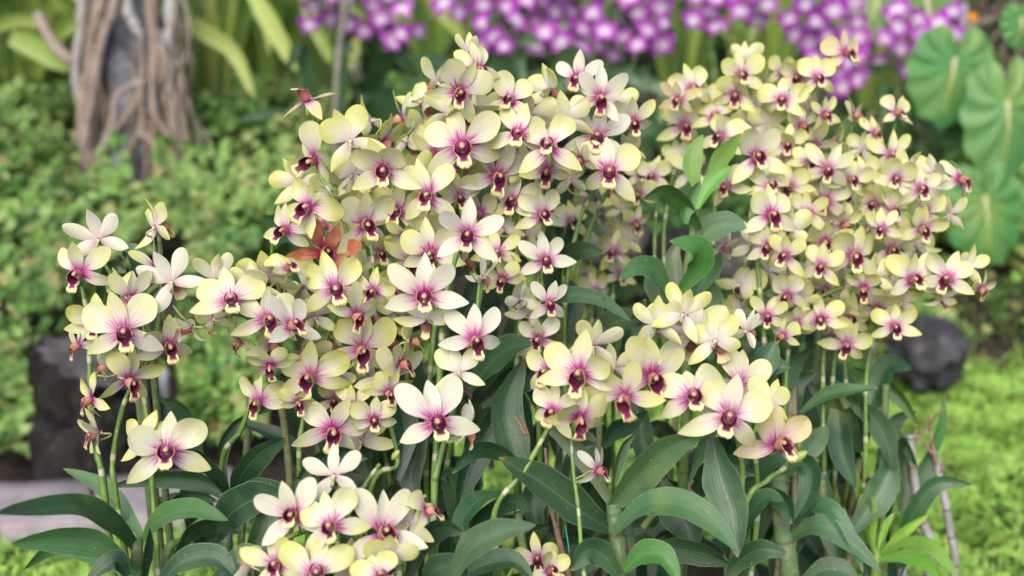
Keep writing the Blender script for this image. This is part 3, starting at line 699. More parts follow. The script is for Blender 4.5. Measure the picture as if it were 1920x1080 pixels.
for k, (x, y, w, h, d, nrm, up, c) in enumerate(BL):
    ce = P(x, y, d); me, rib = big_leaf(ce, w / FPX * d, h / FPX * d, Vector(nrm).normalized(), Vector(up), k)
    lf = part('leaf', me, ph, color=c)
    rb = bpy.data.objects.new('midrib', tube('midrib', rib, lambda t: 0.0065 * (1 - .75 * t), MAT['pale'] if 'pale' in MAT else MAT['pedicel'], 6)); col.objects.link(rb); rb.parent = lf
    j = rib[0]; part('leaf_stalk', tube('leaf_stalk', catmull([b + Vector((.02 * (k - 4), 0.02 * (k % 3), 0)), (b + j) / 2 + Vector((0, .14, .12)), j + Vector((0, .015, .0))], 10), 0.008, MAT['stem'], 7), ph)

# ------------------------------------------------------------------ orchid flower pieces (shared meshes)
PETALS = [tepal_mesh('petal', .0345, .0272, PETK, cu, cl, rf * 1.5, 10 + k, twist=tw * 1.4) for k, (cu, cl, rf, tw) in enumerate(
    [(.05, .05, .03, 0), (.10, -.05, .05, .15), (.02, .22, .04, -.2), (.08, .12, .07, .3), (-.06, .18, .05, -.1), (.12, -.15, .06, .1), (.04, .35, .06, .25)])]
NARROW = [tepal_mesh('petal', .038, .0180, PETK, cu, cl, rf, 30 + k, twist=tw) for k, (cu, cl, rf, tw) in enumerate([(.05, .10, .03, .1), (.08, .25, .05, -.25), (.02, -.05, .04, .2)])]
DORSAL = [tepal_mesh('dorsal_sepal', .0335, .0150, SEPK, cu, cl, rf * 1.5, 50 + k, twist=tw) for k, (cu, cl, rf, tw) in enumerate([(.06, .06, .02, 0), (.10, .25, .03, .2), (.03, -.10, .04, -.3), (.12, .40, .04, .35)])]
LATERAL = [tepal_mesh('lateral_sepal', .0350, .0155, SEPK, cu, cl, rf * 1.5, 70 + k, twist=tw) for k, (cu, cl, rf, tw) in enumerate([(.06, .10, .03, .1), (.10, .30, .04, -.2), (.03, -.06, .03, .25), (.10, .48, .05, .4), (.05, .2, .06, -.35)])]

def lip_mesh(seed, droop, openness, mw):
    rr = random.Random(seed); nc = 12; rows = []; vv = []
    nt = 7
    for i in range(nt):                        # throat: a trough with two side lobes curling up
        s = i / (nt - 1)
        f = (0.55 + 0.75 * math.sin(min(1, s * 1.35) * math.pi * .62)) * (1 if s < .72 else 1 - 1.6 * (s - .72))
        hw = .0047 + .0009 * s; yc = -.001 - .0125 * s; zc = .0008 - .0012 * s; row = []
        for j in range(nc + 1):
            u = -1 + 2 * j / nc; th = u * R(122) * f * openness
            flare = 1 + 0.30 * abs(u) ** 3 * s
            row.append(Vector((hw * flare * math.sin(th), yc + .0022 * abs(u) ** 2 * (1 - s) - .001 * math.sin(u * 9 + seed) * abs(u), zc - hw * math.cos(th) * (1 if abs(th) < 1.57 else 1.55))))
        rows.append(row); vv.append(.5 * s)
    last = rows[-1][nc // 2]; nm = 6
    for i in range(1, nm + 1):                  # mid lobe: a drooping ruffled tongue
        s = i / nm; a = R(droop) * (0.35 + .65 * s)
        y = last.y - .0112 * s * math.cos(a); z = last.z - .0112 * s * math.sin(a)
        w = mw * prof([(0, .80), (.25, .76), (.5, .9), (.72, 1.0), (.9, .82), (1, .45)], s); row = []
        for j in range(nc + 1):
            u = -1 + 2 * j / nc; rf = math.sin(j * 2.6 + i * 1.7 + seed) * .0009 * abs(u) ** 2 + .0016 * abs(u) ** 2 * (1 - s)
            ins = .0016 * (1 - min(1, abs(u) * 2.2)) * (s > .95)
            row.append(Vector((u * w * (1 + .05 * math.sin(i * 2.9 + seed)), y + rf * .7 + ins + .0012 * abs(u) ** 2 * (s > .8), z + rf * 1.1)))
        rows.append(row); vv.append(.5 + .5 * s)
    n = len(rows); C = nc + 1
    inner = [p for r_ in rows for p in r_]
    nrm = []
    for i in range(n):
        for j in range(C):
            a = rows[min(i + 1, n - 1)][j] - rows[max(i - 1, 0)][j]; b = rows[i][min(j + 1, nc)] - rows[i][max(j - 1, 0)]
            q = b.cross(a); nrm.append(q.normalized() if q.length > 0 else Vector((0, 0, -1)))
    # orient so that the normal of the trough floor points down (outwards)
    if nrm[2 * C + nc // 2].z > 0: nrm = [-q for q in nrm]
    outer = [p + q * .0005 for p, q in zip(inner, nrm)]
    V = [tuple(p) for p in inner + outer]; F = []; UV = []; FM = []; N = n * C
    def uvv(i, j): return (j / nc, vv[i])
    for i in range(n - 1):
        for j in range(nc):
            q = (i * C + j, i * C + j + 1, (i + 1) * C + j + 1, (i + 1) * C + j); t = [uvv(i, j), uvv(i, j + 1), uvv(i + 1, j + 1), uvv(i + 1, j)]
            F.append(q); UV += t; FM.append(0); F.append(tuple(N + k for k in reversed(q))); UV += t[::-1]; FM.append(1)
    for j0 in (0, nc):
        for i in range(n - 1):
            q = (i * C + j0, (i + 1) * C + j0, N + (i + 1) * C + j0, N + i * C + j0); F.append(q); UV += [uvv(i, j0)] * 2 + [uvv(i + 1, j0)] * 2; FM.append(1)
    for j in range(nc):
        i = n - 1; q = (i * C + j, i * C + j + 1, N + i * C + j + 1, N + i * C + j); F.append(q); UV += [uvv(i, j)] * 4; FM.append(1)
    return mk_mesh('lip', V, F, UV, [MAT['lip_in'], MAT['lip_out']], True, FM)
LIPS = [lip_mesh(1, 62, 1.0, .0068), lip_mesh(2, 48, 1.1, .0062), lip_mesh(3, 72, .92, .0072), lip_mesh(4, 55, 1.05, .0058)]
def column_mesh():
    path = [Vector((0, .003, .001)), Vector((0, 0, .0012)), Vector((0, -.004, .0016)), Vector((0, -.008, .0012)), Vector((0, -.0105, .0002)), Vector((0, -.0118, -.0012))]
    rad = [.0016, .0024, .0026, .0028, .0027, .0015]
    rows = tube_rows(path, lambda t: rad[int(round(t * 5))], 10)
    rows = [[path[0]] * 10] + rows + [[path[-1]] * 10]
    return grid_mesh('column', rows, lambda i, j: (j / 10, i / 7), [MAT['column']], closed=True)
COLUMN = column_mesh()
SCL = 1.0
def local(o, parent, M):
    col.objects.link(o); o.parent = parent; o.matrix_basis = M
FR = random.Random(99)
flower_count = 0
def flower(plant, pos, yaw, pitch, roll, scale, node, style, name='flower', detail=True):
    """a flower: its mesh is stalk and spur, its children the petals, sepals, lip and column"""
    global flower_count; flower_count += 1
    M = face_matrix(pos, yaw, pitch, roll, scale); Mi = M.inverted()
    nd = Mi @ node; a = Vector((0, .002, 0)); sp = Vector((0, .010, -.004))
    out = nd - sp; L = out.length
    path = catmull([a, sp * .6, sp + Vector((0, .004, -.001)), sp + Vector((0, .012, -.002)).lerp(out * .5, .6) + Vector((0, 0, -.10 * L)), nd], 11)
    me = tube('flower', path, lambda t: .0031 * (1 - t / .16) + .0012 * (t / .16) if t < .16 else .00125, MAT['pedicel'], 7, None)
    fo = part(name, me, plant, M)
    yel, mag, red = style; mag *= FR.uniform(.75, 1.05)
    def put(nm, mesh, ang, tilt, s, sx=1.0):
        o = bpy.data.objects.new(nm, mesh)
        o.color = (max(0, min(1, yel + FR.gauss(0, .10 if yel > .1 else .04))), mag, red, 1)
        local(o, fo, Matrix.Rotation(R(ang), 4, 'Y') @ Matrix.Translation((0, 0, .002)) @ Matrix.Rotation(R(tilt), 4, 'X') @ Matrix.Diagonal((s * sx, s, s, 1)))
    nar = FR.random() < .22 or style[0] < .08
    fw = FR.gauss(2, 11) if FR.random() > .12 else FR.uniform(25, 42)                        # how far the flower is closed (forward, +) or reflexed
    pa = FR.gauss(50, 7)
    if red > .5: nar = True; fw = 30
    slim = FR.uniform(.76, 1.0)
    for sgn in (1, -1):
        m = FR.choice(NARROW if nar else PETALS)
        put('petal', m, sgn * (pa + FR.gauss(0, 5)), fw + FR.gauss(0, 12), FR.uniform(.92, 1.08), sgn * (slim if not nar else 1))
    put('dorsal_sepal', FR.choice(DORSAL), FR.gauss(0, 6), fw * .7 + FR.gauss(0, 14), FR.uniform(.92, 1.06), FR.choice((1, -1)))
    la = FR.gauss(118, 7)
    for sgn in (1, -1):
        put('lateral_sepal', FR.choice(LATERAL), sgn * (la + FR.gauss(0, 5)), fw * .6 - 4 + FR.gauss(0, 13), FR.uniform(.92, 1.06), sgn)
    if detail:
        o = bpy.data.objects.new('lip', FR.choice(LIPS)); o.color = (yel, mag, red, 1)
        local(o, fo, Matrix.Translation((0, -.002, -.0015)) @ Matrix.Rotation(R(FR.gauss(0, 7)), 4, 'X') @ Matrix.Diagonal((.98, .96, .96, 1)))
        o = bpy.data.objects.new('column', COLUMN); local(o, fo, Matrix.Translation((0, 0, .0006)) @ Matrix.Diagonal((.9, 1.0, .8, 1)))
    if red > .5: fo['label'] = 'wilted red-orange flower with shrivelled petals'
    return fo

# ------------------------------------------------------------------ the orchid plants
# style: Y yellowish, P pale, W white, R wilted red, K pink-throated
STY = dict(Y=(.68, .85, 0), P=(.36, .95, 0), W=(.05, 1.0, 0), R=(.5, 1, .78), K=(.45, .8, .15), N=(.58, .75, 0))
PLANTS = {}
def near(d): return 1.12 + (d - 1.12) * .5
def plant(key, bx, by, d, label):
    b = P(bx, by, d); b.z = hz(b.x, b.y) - .01
    PLANTS[key] = dict(root=thing('orchid_plant', b, label, 'orchid', 'pale yellow orchids'), d=d, base=b, stems=[], spots=[])
plant('A', 260, 1090, 1.06, 'pale yellow orchid at far left with three upright flower spikes above the stone slabs')
plant('B', 560, 1090, 1.09, 'pale yellow orchid left of centre with a wilted red flower near its top')
plant('C', 780, 1090, 1.16, 'tallest pale orchid at left of centre, reaching up among blurred dark leaves')
plant('D', 1030, 1090, 1.18, 'tall pale orchid just right of centre, its flowers below the mauve spray')
plant('E', 815, 1150, 1.01, 'orchid with white star-like flowers on one long straight green stem at centre')
plant('F', 640, 1180, 0.93, 'low front orchid with large cream flowers cut by the bottom edge')
plant('G', 1240, 1120, 0.97, 'front orchid with big cream flowers at right of centre over broad dark leaves')
plant('H', 1130, 900, 1.62, 'small out-of-focus yellowish orchid in the gap behind the centre')
plant('I', 1330, 900, 1.58, 'upper right orchid with a spike slanting up in front of tall purple flowers')
plant('J', 1560, 1000, 1.42, 'large dense yellowish orchid clump filling the right side')
plant('K', 1290, 1000, 1.17, 'tall leafy green orchid shoot without flowers right of the centre')
plant('L', 1500, 1120, 1.20, 'broad-leaved orchid foliage with a thick green cane at lower right')
plant('M', 1640, 1045, 1.30, 'bright green young orchid shoot at the bottom right')
plant('N', 262, 1100, 1.02, 'leafy orchid base with long drooping leaves at the bottom left corner')
plant('O', 1740, 1060, 1.40, 'leafless orchid with two bare grey ringed canes beside the lawn')
plant('Q', 1090, 1130, 1.05, 'leafy orchid base with a dried brown cane at the bottom centre')

def stem(key, pts, d0=None, d1=None, rad=.0028, ground=True):
    p = PLANTS[key]; d0 = d0 or p['d']; d1 = d1 or d0; n = len(pts)
    if key in 'HIJ': d0, d1 = near(d0), near(d1)
    w = [P(x, y, d0 + (d1 - d0) * i / max(1, n - 1)) for i, (x, y) in enumerate(pts)]
    vis = list(w)
    if ground:
        b = p['base'] + Vector((FR.uniform(-.04, .04), FR.uniform(-.03, .04), 0))
        b.x = b.x * .5 + w[0].x * .5; b.z = hz(b.x, b.y) - .01
        w = [b, b.lerp(w[0], .5) + Vector((0, .01, .02))] + w
    path = catmull(w, 10 * len(w))
    me = tube('flower_stem', path, lambda t: rad * (1.15 - .55 * t) * (1 + .10 * math.sin(t * 70)), MAT['stem'], 8, .055)
    o = part('flower_stem', me, p['root'])
    p['stems'].append([q for q in path[(20 if ground else 0):]])
    return o
def add(key, lst, fixed=True):
    p = PLANTS[key]
    for f in sorted(lst, key=lambda f: f[1] - (300 if abs(f[3]) > 95 else 0)):
        x, y, w, yaw, pitch, roll, st = f
        d = p['d']; best = None
        # nearest stem in the picture gives the distance from the camera
        for path in p['stems']:
            for q in path:
                px, py, pd = pix(q); e = (px - x) ** 2 + (py - y - 14) ** 2
                if best is None or e < best[0]: best = (e, q, pd)
        back = math.cos(R(yaw)) * math.cos(R(pitch)); sep = min(.055, math.sqrt(best[0]) / FPX * best[2]) if best else 0
        d = best[2] - (back * max(.008, .03 - sep * .4) if back > 0 else .016) + FR.uniform(-.012, .012)
        for _ in range(5):                       # keep neighbours from cutting through each other
            if all((x - a) ** 2 + (y - b) ** 2 > (.30 * (w + w2)) ** 2 or abs(d - d2) > .013 for a, b, d2, w2 in p['spots']): break
            d += -.011 if back > 0 else .011
        if back > 0:                             # a lip must not poke through the petal of the flower before it
            for a, b, d2, w2 in p['spots']:
                if (x - a) ** 2 + (y - 10 - b) ** 2 < (.50 * w) ** 2 and d2 - .024 < d < d2 + .03: d = max(d2 - .024, best[2] - .10)
        p['spots'].append((x, y, d, w))
        sc = w * d / FPX / .0630
        sc = max(.60, min(1.36, sc))
        pos = P(x, y, d); node = best[1]
        flower(p['root'], pos, yaw + FR.gauss(0, 16 if key in 'HIJ' else 9), pitch + FR.gauss(0, 8), roll + FR.gauss(0, 8), sc, node, STY[st])
        PLACED.append((x, y))
PLACED = []

# -- A, far left
stem('A', [(297, 1085), (285, 900), (275, 780), (262, 700), (240, 600), (222, 540), (180, 470)])
stem('A', [(196, 925), (180, 840), (170, 760), (168, 680), (165, 600), (150, 520)], rad=.0034)
stem('A', [(218, 930), (212, 860), (235, 750), (285, 660), (302, 560), (300, 480), (296, 410)])
add('A', [(148, 512, 112, -15, 0, 0, 'P'), (185, 450, 100, 165, 10, 0, 'W'), (292, 425, 95, 120, 20, 0, 'Y'), (292, 500, 88, 60, -15, 0, 'Y'),
 (245, 560, 98, 22, -12, 0, 'P'), (322, 530, 112, 168, 5, 15, 'W'), (231, 622, 140, 0, 0, 0, 'P'), (183, 610, 108, -25, 0, 5, 'Y'), (148, 647, 82, -65, -10, 0, 'Y'),
 (315, 647, 112, 30, -25, 5, 'P'), (240, 712, 112, 15, -25, 0, 'Y'), (313, 848, 150, 5, 0, 4, 'P'), (262, 828, 112, 150, 0, -10, 'Y'), (185, 812, 96, -70, -5, 0, 'P'),
 (172, 748, 90, -100, 10, 0, 'Y'), (215, 540, 70, 140, 0, 20, 'Y'), (205, 690, 80, -130, 0, 0, 'P')])
# -- B, left of centre
stem('B', [(415, 885), (455, 800), (485, 700), (500, 640), (470, 600), (435, 590), (385, 610)], 1.10, 1.05)
stem('B', [(562, 890), (568, 790), (590, 700), (610, 640), (640, 560), (655, 480), (640, 400), (600, 330)])
stem('B', [(640, 900), (655, 800), (665, 720), (640, 650), (580, 600), (530, 560), (510, 470), (535, 420)], 1.12, 1.06)
stem('B', [(700, 905), (745, 870), (730, 780), (735, 700), (705, 600), (700, 500), (690, 420)], 1.08, 1.10)
add('B', [(360, 613, 92, -60, -10, 0, 'P'), (432, 564, 130, 0, 0, 0, 'P'), (500, 600, 122, 8, 10, 0, 'P'), (545, 612, 112, 42, 5, 5, 'W'), (513, 645, 100, 32, -20, 0, 'P'),
 (572, 655, 92, 10, -40, 0, 'P'), (583, 707, 130, -10, -5, -5, 'Y'), (627, 541, 132, 0, 0, 0, 'Y'), (607, 473, 115, 25, 10, 15, 'R'), (677, 652, 132, 8, -28, 5, 'Y'),
 (733, 710, 120, 12, -28, 0, 'P'), (750, 682, 92, 60, -10, 0, 'Y'), (667, 590, 105, 30, -35, 20, 'P'), (507, 685, 82, -20, -40, 0, 'P'), (485, 752, 96, -35, -10, 5, 'P'),
 (560, 752, 70, 0, -35, 0, 'Y'), (623, 806, 132, 5, -18, -5, 'P'), (677, 830, 122, 176, 0, 4, 'Y'), (700, 787, 92, 12, -10, 0, 'P'), (625, 750, 75, -5, -20, 0, 'Y'), (727, 735, 85, 20, -30, 0, 'N'),
 (535, 432, 98, -35, 5, 25, 'P'), (578, 388, 112, -22, 0, 40, 'Y'), (500, 520, 110, 170, 20, 0, 'Y'), (470, 545, 100, 150, 20, -10, 'P'), (700, 600, 90, 60, -20, 0, 'Y'),
 (400, 600, 80, -160, -10, 0, 'Y'), (540, 505, 90, 20, 30, 0, 'Y'), (640, 700, 90, 150, 0, 0, 'Y'), (770, 640, 80, 100, -10, 0, 'Y'), (590, 595, 90, -140, 10, 0, 'P'), (700, 545, 85, -30, -10, 0, 'Y'),
 (450, 640, 75, -80, -20, 0, 'P'), (660, 760, 80, -20, -20, 0, 'N'), (405, 525, 90, -170, 10, 0, 'P')])
# -- C, tallest
stem('C', [(720, 830), (700, 600), (690, 470), (640, 370), (600, 300), (592, 240), (578, 195)], 1.16, 1.10)
stem('C', [(760, 800), (770, 600), (765, 450), (735, 380), (720, 310), (690, 270)], 1.15, 1.10)
stem('C', [(800, 800), (820, 560), (835, 430), (865, 360), (866, 290), (880, 220), (880, 150), (895, 110)], 1.14, 1.12)
stem('C', [(850, 800), (900, 560), (935, 420), (930, 340), (905, 260), (850, 190), (825, 150)], 1.17, 1.14)
add('C', [(575, 190, 105, -35, 62, 0, 'K'), (657, 265, 115, 172, 0, 10, 'Y'), (590, 298, 120, -25, 0, 60, 'P'), (720, 320, 130, 0, 0, -8, 'P'), (865, 274, 158, 0, 0, 3, 'P'),
 (815, 288, 105, -50, 0, 0, 'Y'), (805, 368, 118, -12, 0, 0, 'P'), (930, 330, 124, 18, -8, 0, 'W'), (860, 172, 112, 25, 0, 5, 'P'), (897, 130, 92, 45, 10, 0, 'P'),
 (820, 157, 88, -150, 5, 0, 'P'), (873, 200, 105, 15, -35, 0, 'P'), (683, 422, 122, 10, -5, 0, 'P'), (745, 398, 112, 0, 5, 0, 'Y'), (808, 476, 116, 0, 0, 0, 'P'),
 (770, 490, 102, 10, -40, 0, 'Y'), (862, 368, 78, 0, -10, 0, 'N'), (630, 372, 105, 160, 10, 0, 'Y'), (627, 384, 84, 40, -10, 0, 'Y'), (710, 476, 84, 50, -10, 0, 'Y'),
 (660, 330, 105, 160, 0, 30, 'Y'), (880, 100, 70, 150, 20, 0, 'P'), (750, 545, 92, -10, -10, 0, 'N'), (700, 365, 95, 150, 0, 0, 'Y'), (775, 330, 90, -160, 10, 0, 'Y'),
 (840, 215, 100, 170, 15, 0, 'Y'), (905, 215, 95, 165, 5, 0, 'P'), (840, 440, 90, 150, 0, 0, 'Y'), (900, 400, 90, -30, -10, 0, 'P'), (655, 450, 85, -150, 0, 0, 'Y'), (900, 290, 95, -170, 0, 0, 'P'), (760, 440, 80, 20, -30, 0, 'Y')])
# -- D, right of centre, tall
stem('D', [(960, 800), (975, 600), (968, 450), (965, 350), (968, 270), (985, 220), (955, 180)], 1.16, 1.15)
stem('D', [(1010, 800), (1005, 620), (1010, 500), (1020, 420), (1025, 330), (1035, 270), (1050, 210), (1030, 160)], 1.15, 1.16)
stem('D', [(1060, 800), (1060, 560), (1085, 420), (1120, 340), (1130, 270), (1120, 210), (1090, 150)], 1.2, 1.17)
stem('D', [(1070, 800), (1075, 560), (1110, 420), (1160, 320), (1180, 250), (1170, 200)], 1.24, 1.22)
add('D', [(972, 252, 114, -6, 0, 0, 'P'), (1030, 277, 128, 0, 0, 3, 'P'), (1118, 258, 124, 0, 10, 0, 'W'), (1142, 322, 128, 2, 0, 0, 'P'), (1025, 320, 95, -4, -10, 0, 'Y'),
 (962, 377, 98, -4, 0, 0, 'P'), (1016, 403, 98, 8, 0, 0, 'P'), (1082, 148, 94, -15, 5, 0, 'W'), (1124, 182, 104, 15, -5, 0, 'W'), (1028, 172, 92, 135, 10, 0, 'Y'),
 (958, 190, 96, -20, 25, 0, 'P'), (1187, 230, 88, 10, -5, 0, 'P'), (1090, 300, 76, -60, -10, 0, 'P'), (1155, 192, 76, 170, 10, 0, 'Y'), (1023, 489, 98, 0, 0, 2, 'W'),
 (1029, 569, 80, 5, -5, 0, 'W'), (1010, 636, 88, -18, -10, -5, 'P'), (933, 473, 84, 0, -5, 0, 'Y'), (943, 523, 76, -15, -20, 0, 'Y'), (985, 440, 78, 120, 0, 0, 'P'),
 (1060, 225, 100, 165, 10, 0, 'P'), (990, 215, 95, 170, 15, 0, 'P'), (985, 310, 85, -150, 0, 0, 'Y'), (1070, 340, 85, 150, 0, 0, 'P'), (1180, 290, 80, 150, 0, 10, 'P'), (960, 510, 72, -60, -10, 0, 'P'), (975, 560, 80, -150, -10, 0, 'P'), (990, 590, 75, 160, -20, 0, 'P'), (945, 430, 76, 150, 10, 0, 'Y')])
# -- E, white on a long stem
stem('E', [(810, 1090), (815, 900), (822, 760), (828, 640), (832, 570), (850, 500), (868, 440)], 1.0, 1.03, rad=.0036)
stem('E', [(815, 900), (835, 820), (858, 740), (880, 660), (892, 600), (900, 520)], 1.0, 1.03, ground=False)
add('E', [(796, 556, 140, 0, 0, 0, 'W'), (876, 440, 122, -10, -5, 0, 'W'), (891, 636, 118, 18, -8, 0, 'W'), (904, 520, 74, 110, -35, 0, 'W'), (818, 792, 152, 0, 0, -6, 'W'),
 (873, 806, 96, 118, -25, 0, 'W'), (860, 700, 100, 165, -20, 10, 'P'), (800, 600, 100, 170, -25, 0, 'Y')])
# -- F, low front
stem('F', [(520, 1130), (500, 1060), (540, 1010), (600, 985), (650, 960), (690, 900), (712, 870)], .95, .95)
stem('F', [(690, 1180), (700, 1080), (670, 1010), (630, 960), (600, 930), (625, 900)], .95, .95)
stem('F', [(740, 1180), (750, 1060), (745, 990), (770, 940), (800, 930)], .95, .95)
add('F', [(550, 968, 128, 0, 0, 0, 'W'), (622, 986, 132, 2, 0, 0, 'P'), (716, 1002, 150, 22, 0, 0, 'W'), (590, 1078, 142, 0, 12, 0, 'Y'), (727, 1046, 112, 5, -22, 0, 'Y'),
 (715, 1082, 106, 0, 5, 0, 'Y'), (520, 1058, 112, -20, 0, 0, 'Y'), (800, 958, 94, 65, -5, 5, 'P'), (627, 892, 112, 168, 35, 5, 'W'), (765, 985, 100, 150, 0, 0, 'Y'), (470, 1062, 85, -130, 0, 0, 'P'), (655, 1060, 100, -165, 0, 0, 'P')])
# -- G, front right
stem('G', [(925, 990), (985, 880), (1030, 800), (1060, 740), (1100, 690), (1110, 640)], .99, 1.0)
stem('G', [(1097, 1090), (1085, 960), (1075, 880), (1070, 800)], .97, .99, rad=.0024)
stem('G', [(1392, 965), (1440, 900), (1475, 870), (1460, 820), (1400, 760), (1330, 720), (1290, 715)], .99, 1.01)
stem('G', [(1380, 1000), (1390, 860), (1350, 780), (1250, 745), (1180, 720), (1090, 700), (1030, 690)], 1.0, 1.0)
stem('G', [(1420, 960), (1405, 800), (1370, 690), (1320, 625), (1270, 600), (1225, 618)], 1.05, 1.05)
add('G', [(1087, 700, 148, -5, 0, 0, 'P'), (1028, 697, 102, -30, -5, 0, 'P'), (1222, 706, 146, -4, 0, 0, 'P'), (1298, 746, 144, 4, 0, 3, 'P'), (1172, 742, 132, -12, -22, -18, 'Y'),
 (1293, 628, 152, 172, 0, 0, 'P'), (1232, 612, 108, 165, 10, 0, 'Y'), (1342, 640, 118, 160, 0, 10, 'Y'), (1400, 622, 76, 150, -10, 0, 'W'), (1384, 718, 118, 20, -25, 0, 'P'),
 (1367, 782, 154, 2, 0, 3, 'P'), (1456, 834, 136, 32, 0, 10, 'K'), (1036, 772, 102, -18, 0, 0, 'P'), (1086, 782, 116, 20, -28, 0, 'Y'), (1112, 648, 104, 170, 40, 0, 'P'), (1120, 882, 62, 60, -10, 0, 'W'),
 (1440, 760, 95, 150, 0, 0, 'Y'), (1150, 690, 90, 165, 0, 0, 'P'), (1280, 590, 105, 168, 20, 0, 'Y')])
# -- Q, bottom centre small
stem('Q', [(950, 1130), (960, 1070), (1000, 1045), (1020, 1030)], 1.04, 1.04)
add('Q', [(1007, 1046, 84, 0, -5, 0, 'Y'), (1030, 1072, 84, 15, 0, 10, 'Y')])
# -- H, small background
stem('H', [(1110, 640), (1110, 540), (1105, 450), (1095, 380), (1080, 340)])
stem('H', [(1150, 640), (1150, 540), (1160, 450), (1175, 380), (1190, 330)])
stem('H', [(1130, 640), (1128, 520), (1130, 420), (1120, 340)])
add('H', [(1107, 373, 78, 0, -5, 0, 'N'), (1197, 363, 66, 20, -20, 0, 'N'), (1080, 400, 72, -10, 0, 0, 'N'), (1153, 473, 78, 0, 0, 0, 'N'), (1163, 515, 64, 5, -10, 0, 'N'),
 (1117, 547, 74, 0, -20, 0, 'N'), (1070, 415, 74, 0, 5, 0, 'N'), (1190, 420, 62, 20, -20, 0, 'N'), (1130, 400, 66, 150, 0, 0, 'Y'), (1150, 360, 62, -20, 0, 0, 'Y'), (1175, 450, 60, 160, 0, 0, 'Y'),
 (1110, 460, 60, 170, 0, 0, 'Y'), (1165, 395, 60, -150, 0, 0, 'N'), (1095, 520, 55, -60, -20, 0, 'N'), (1140, 440, 60, 100, 0, 0, 'Y'), (1200, 330, 60, 10, 0, 0, 'N'), (1085, 360, 60, -160, 0, 0, 'Y')])
# -- I, upper right
stem('I', [(1250, 560), (1245, 440), (1262, 330), (1290, 250), (1290, 180)])
stem('I', [(1230, 560), (1228, 440), (1235, 360), (1250, 320)])
stem('I', [(1330, 560), (1340, 400), (1350, 290), (1365, 220), (1385, 150), (1390, 110)])
stem('I', [(1390, 560), (1420, 330), (1465, 235), (1520, 175), (1560, 130), (1585, 95)], 1.55, 1.55)
add('I', [(1297, 167, 84, 0, 0, 0, 'N'), (1282, 237, 90, 0, 0, 0, 'N'), (1341, 220, 88, 0, 0, 0, 'Y'), (1351, 257, 84, 5, -10, 0, 'N'), (1273, 187, 72, -25, -10, 0, 'K'), (1224, 333, 76, -8, 5, 0, 'N'),
 (1293, 323, 78, 10, 0, 0, 'N'), (1388, 142, 88, 0, 0, 0, 'Y'), (1380, 178, 84, 0, -15, 0, 'N'), (1467, 187, 90, 0, 0, 0, 'Y'), (1497, 145, 72, -10, 0, 0, 'Y'), (1532, 148, 80, 0, 0, 0, 'Y'),
 (1585, 100, 82, 20, 10, 0, 'K'), (1503, 235, 76, 40, 0, 0, 'N'), (1440, 235, 80, 160, 0, 0, 'Y'), (1520, 200, 74, 150, 0, 0, 'Y'), (1395, 110, 66, 160, 20, 0, 'N'), (1415, 200, 70, 150, 0, 0, 'Y'),
 (1320, 185, 66, 160, 0, 0, 'Y'), (1370, 250, 66, 100, 0, 0, 'Y'), (1255, 215, 60, -140, 0, 0, 'Y'), (1475, 270, 76, -20, -10, 0, 'Y'), (1545, 215, 66, 60, 0, 0, 'Y'), (1270, 290, 60, 160, 0, 0, 'N')])
# -- J, right clump
stem('J', [(1445, 900), (1438, 710), (1426, 560), (1415, 440), (1410, 330), (1420, 260)], 1.30, 1.34, rad=.0034)
stem('J', [(1330, 610), (1400, 560), (1480, 520), (1560, 480), (1600, 440), (1600, 380)], 1.40, 1.42, rad=.0026, ground=False)
stem('J', [(1470, 900), (1480, 640), (1520, 570), (1600, 535), (1690, 540), (1780, 552), (1850, 545)], 1.38, 1.34, rad=.0026)
stem('J', [(1545, 900), (1543, 740), (1545, 640), (1550, 540), (1545, 440), (1530, 360), (1500, 280)], 1.42, 1.48)
stem('J', [(1565, 900), (1562, 700), (1590, 560), (1620, 460), (1640, 380), (1660, 300), (1685, 210)], 1.46, 1.52)
stem('J', [(1620, 900), (1625, 700), (1650, 600), (1680, 500), (1710, 430), (1740, 360), (1800, 330)], 1.44, 1.44)
stem('J', [(1590, 900), (1585, 700), (1570, 600), (1580, 480), (1585, 380), (1590, 300), (1600, 215)], 1.50, 1.55)
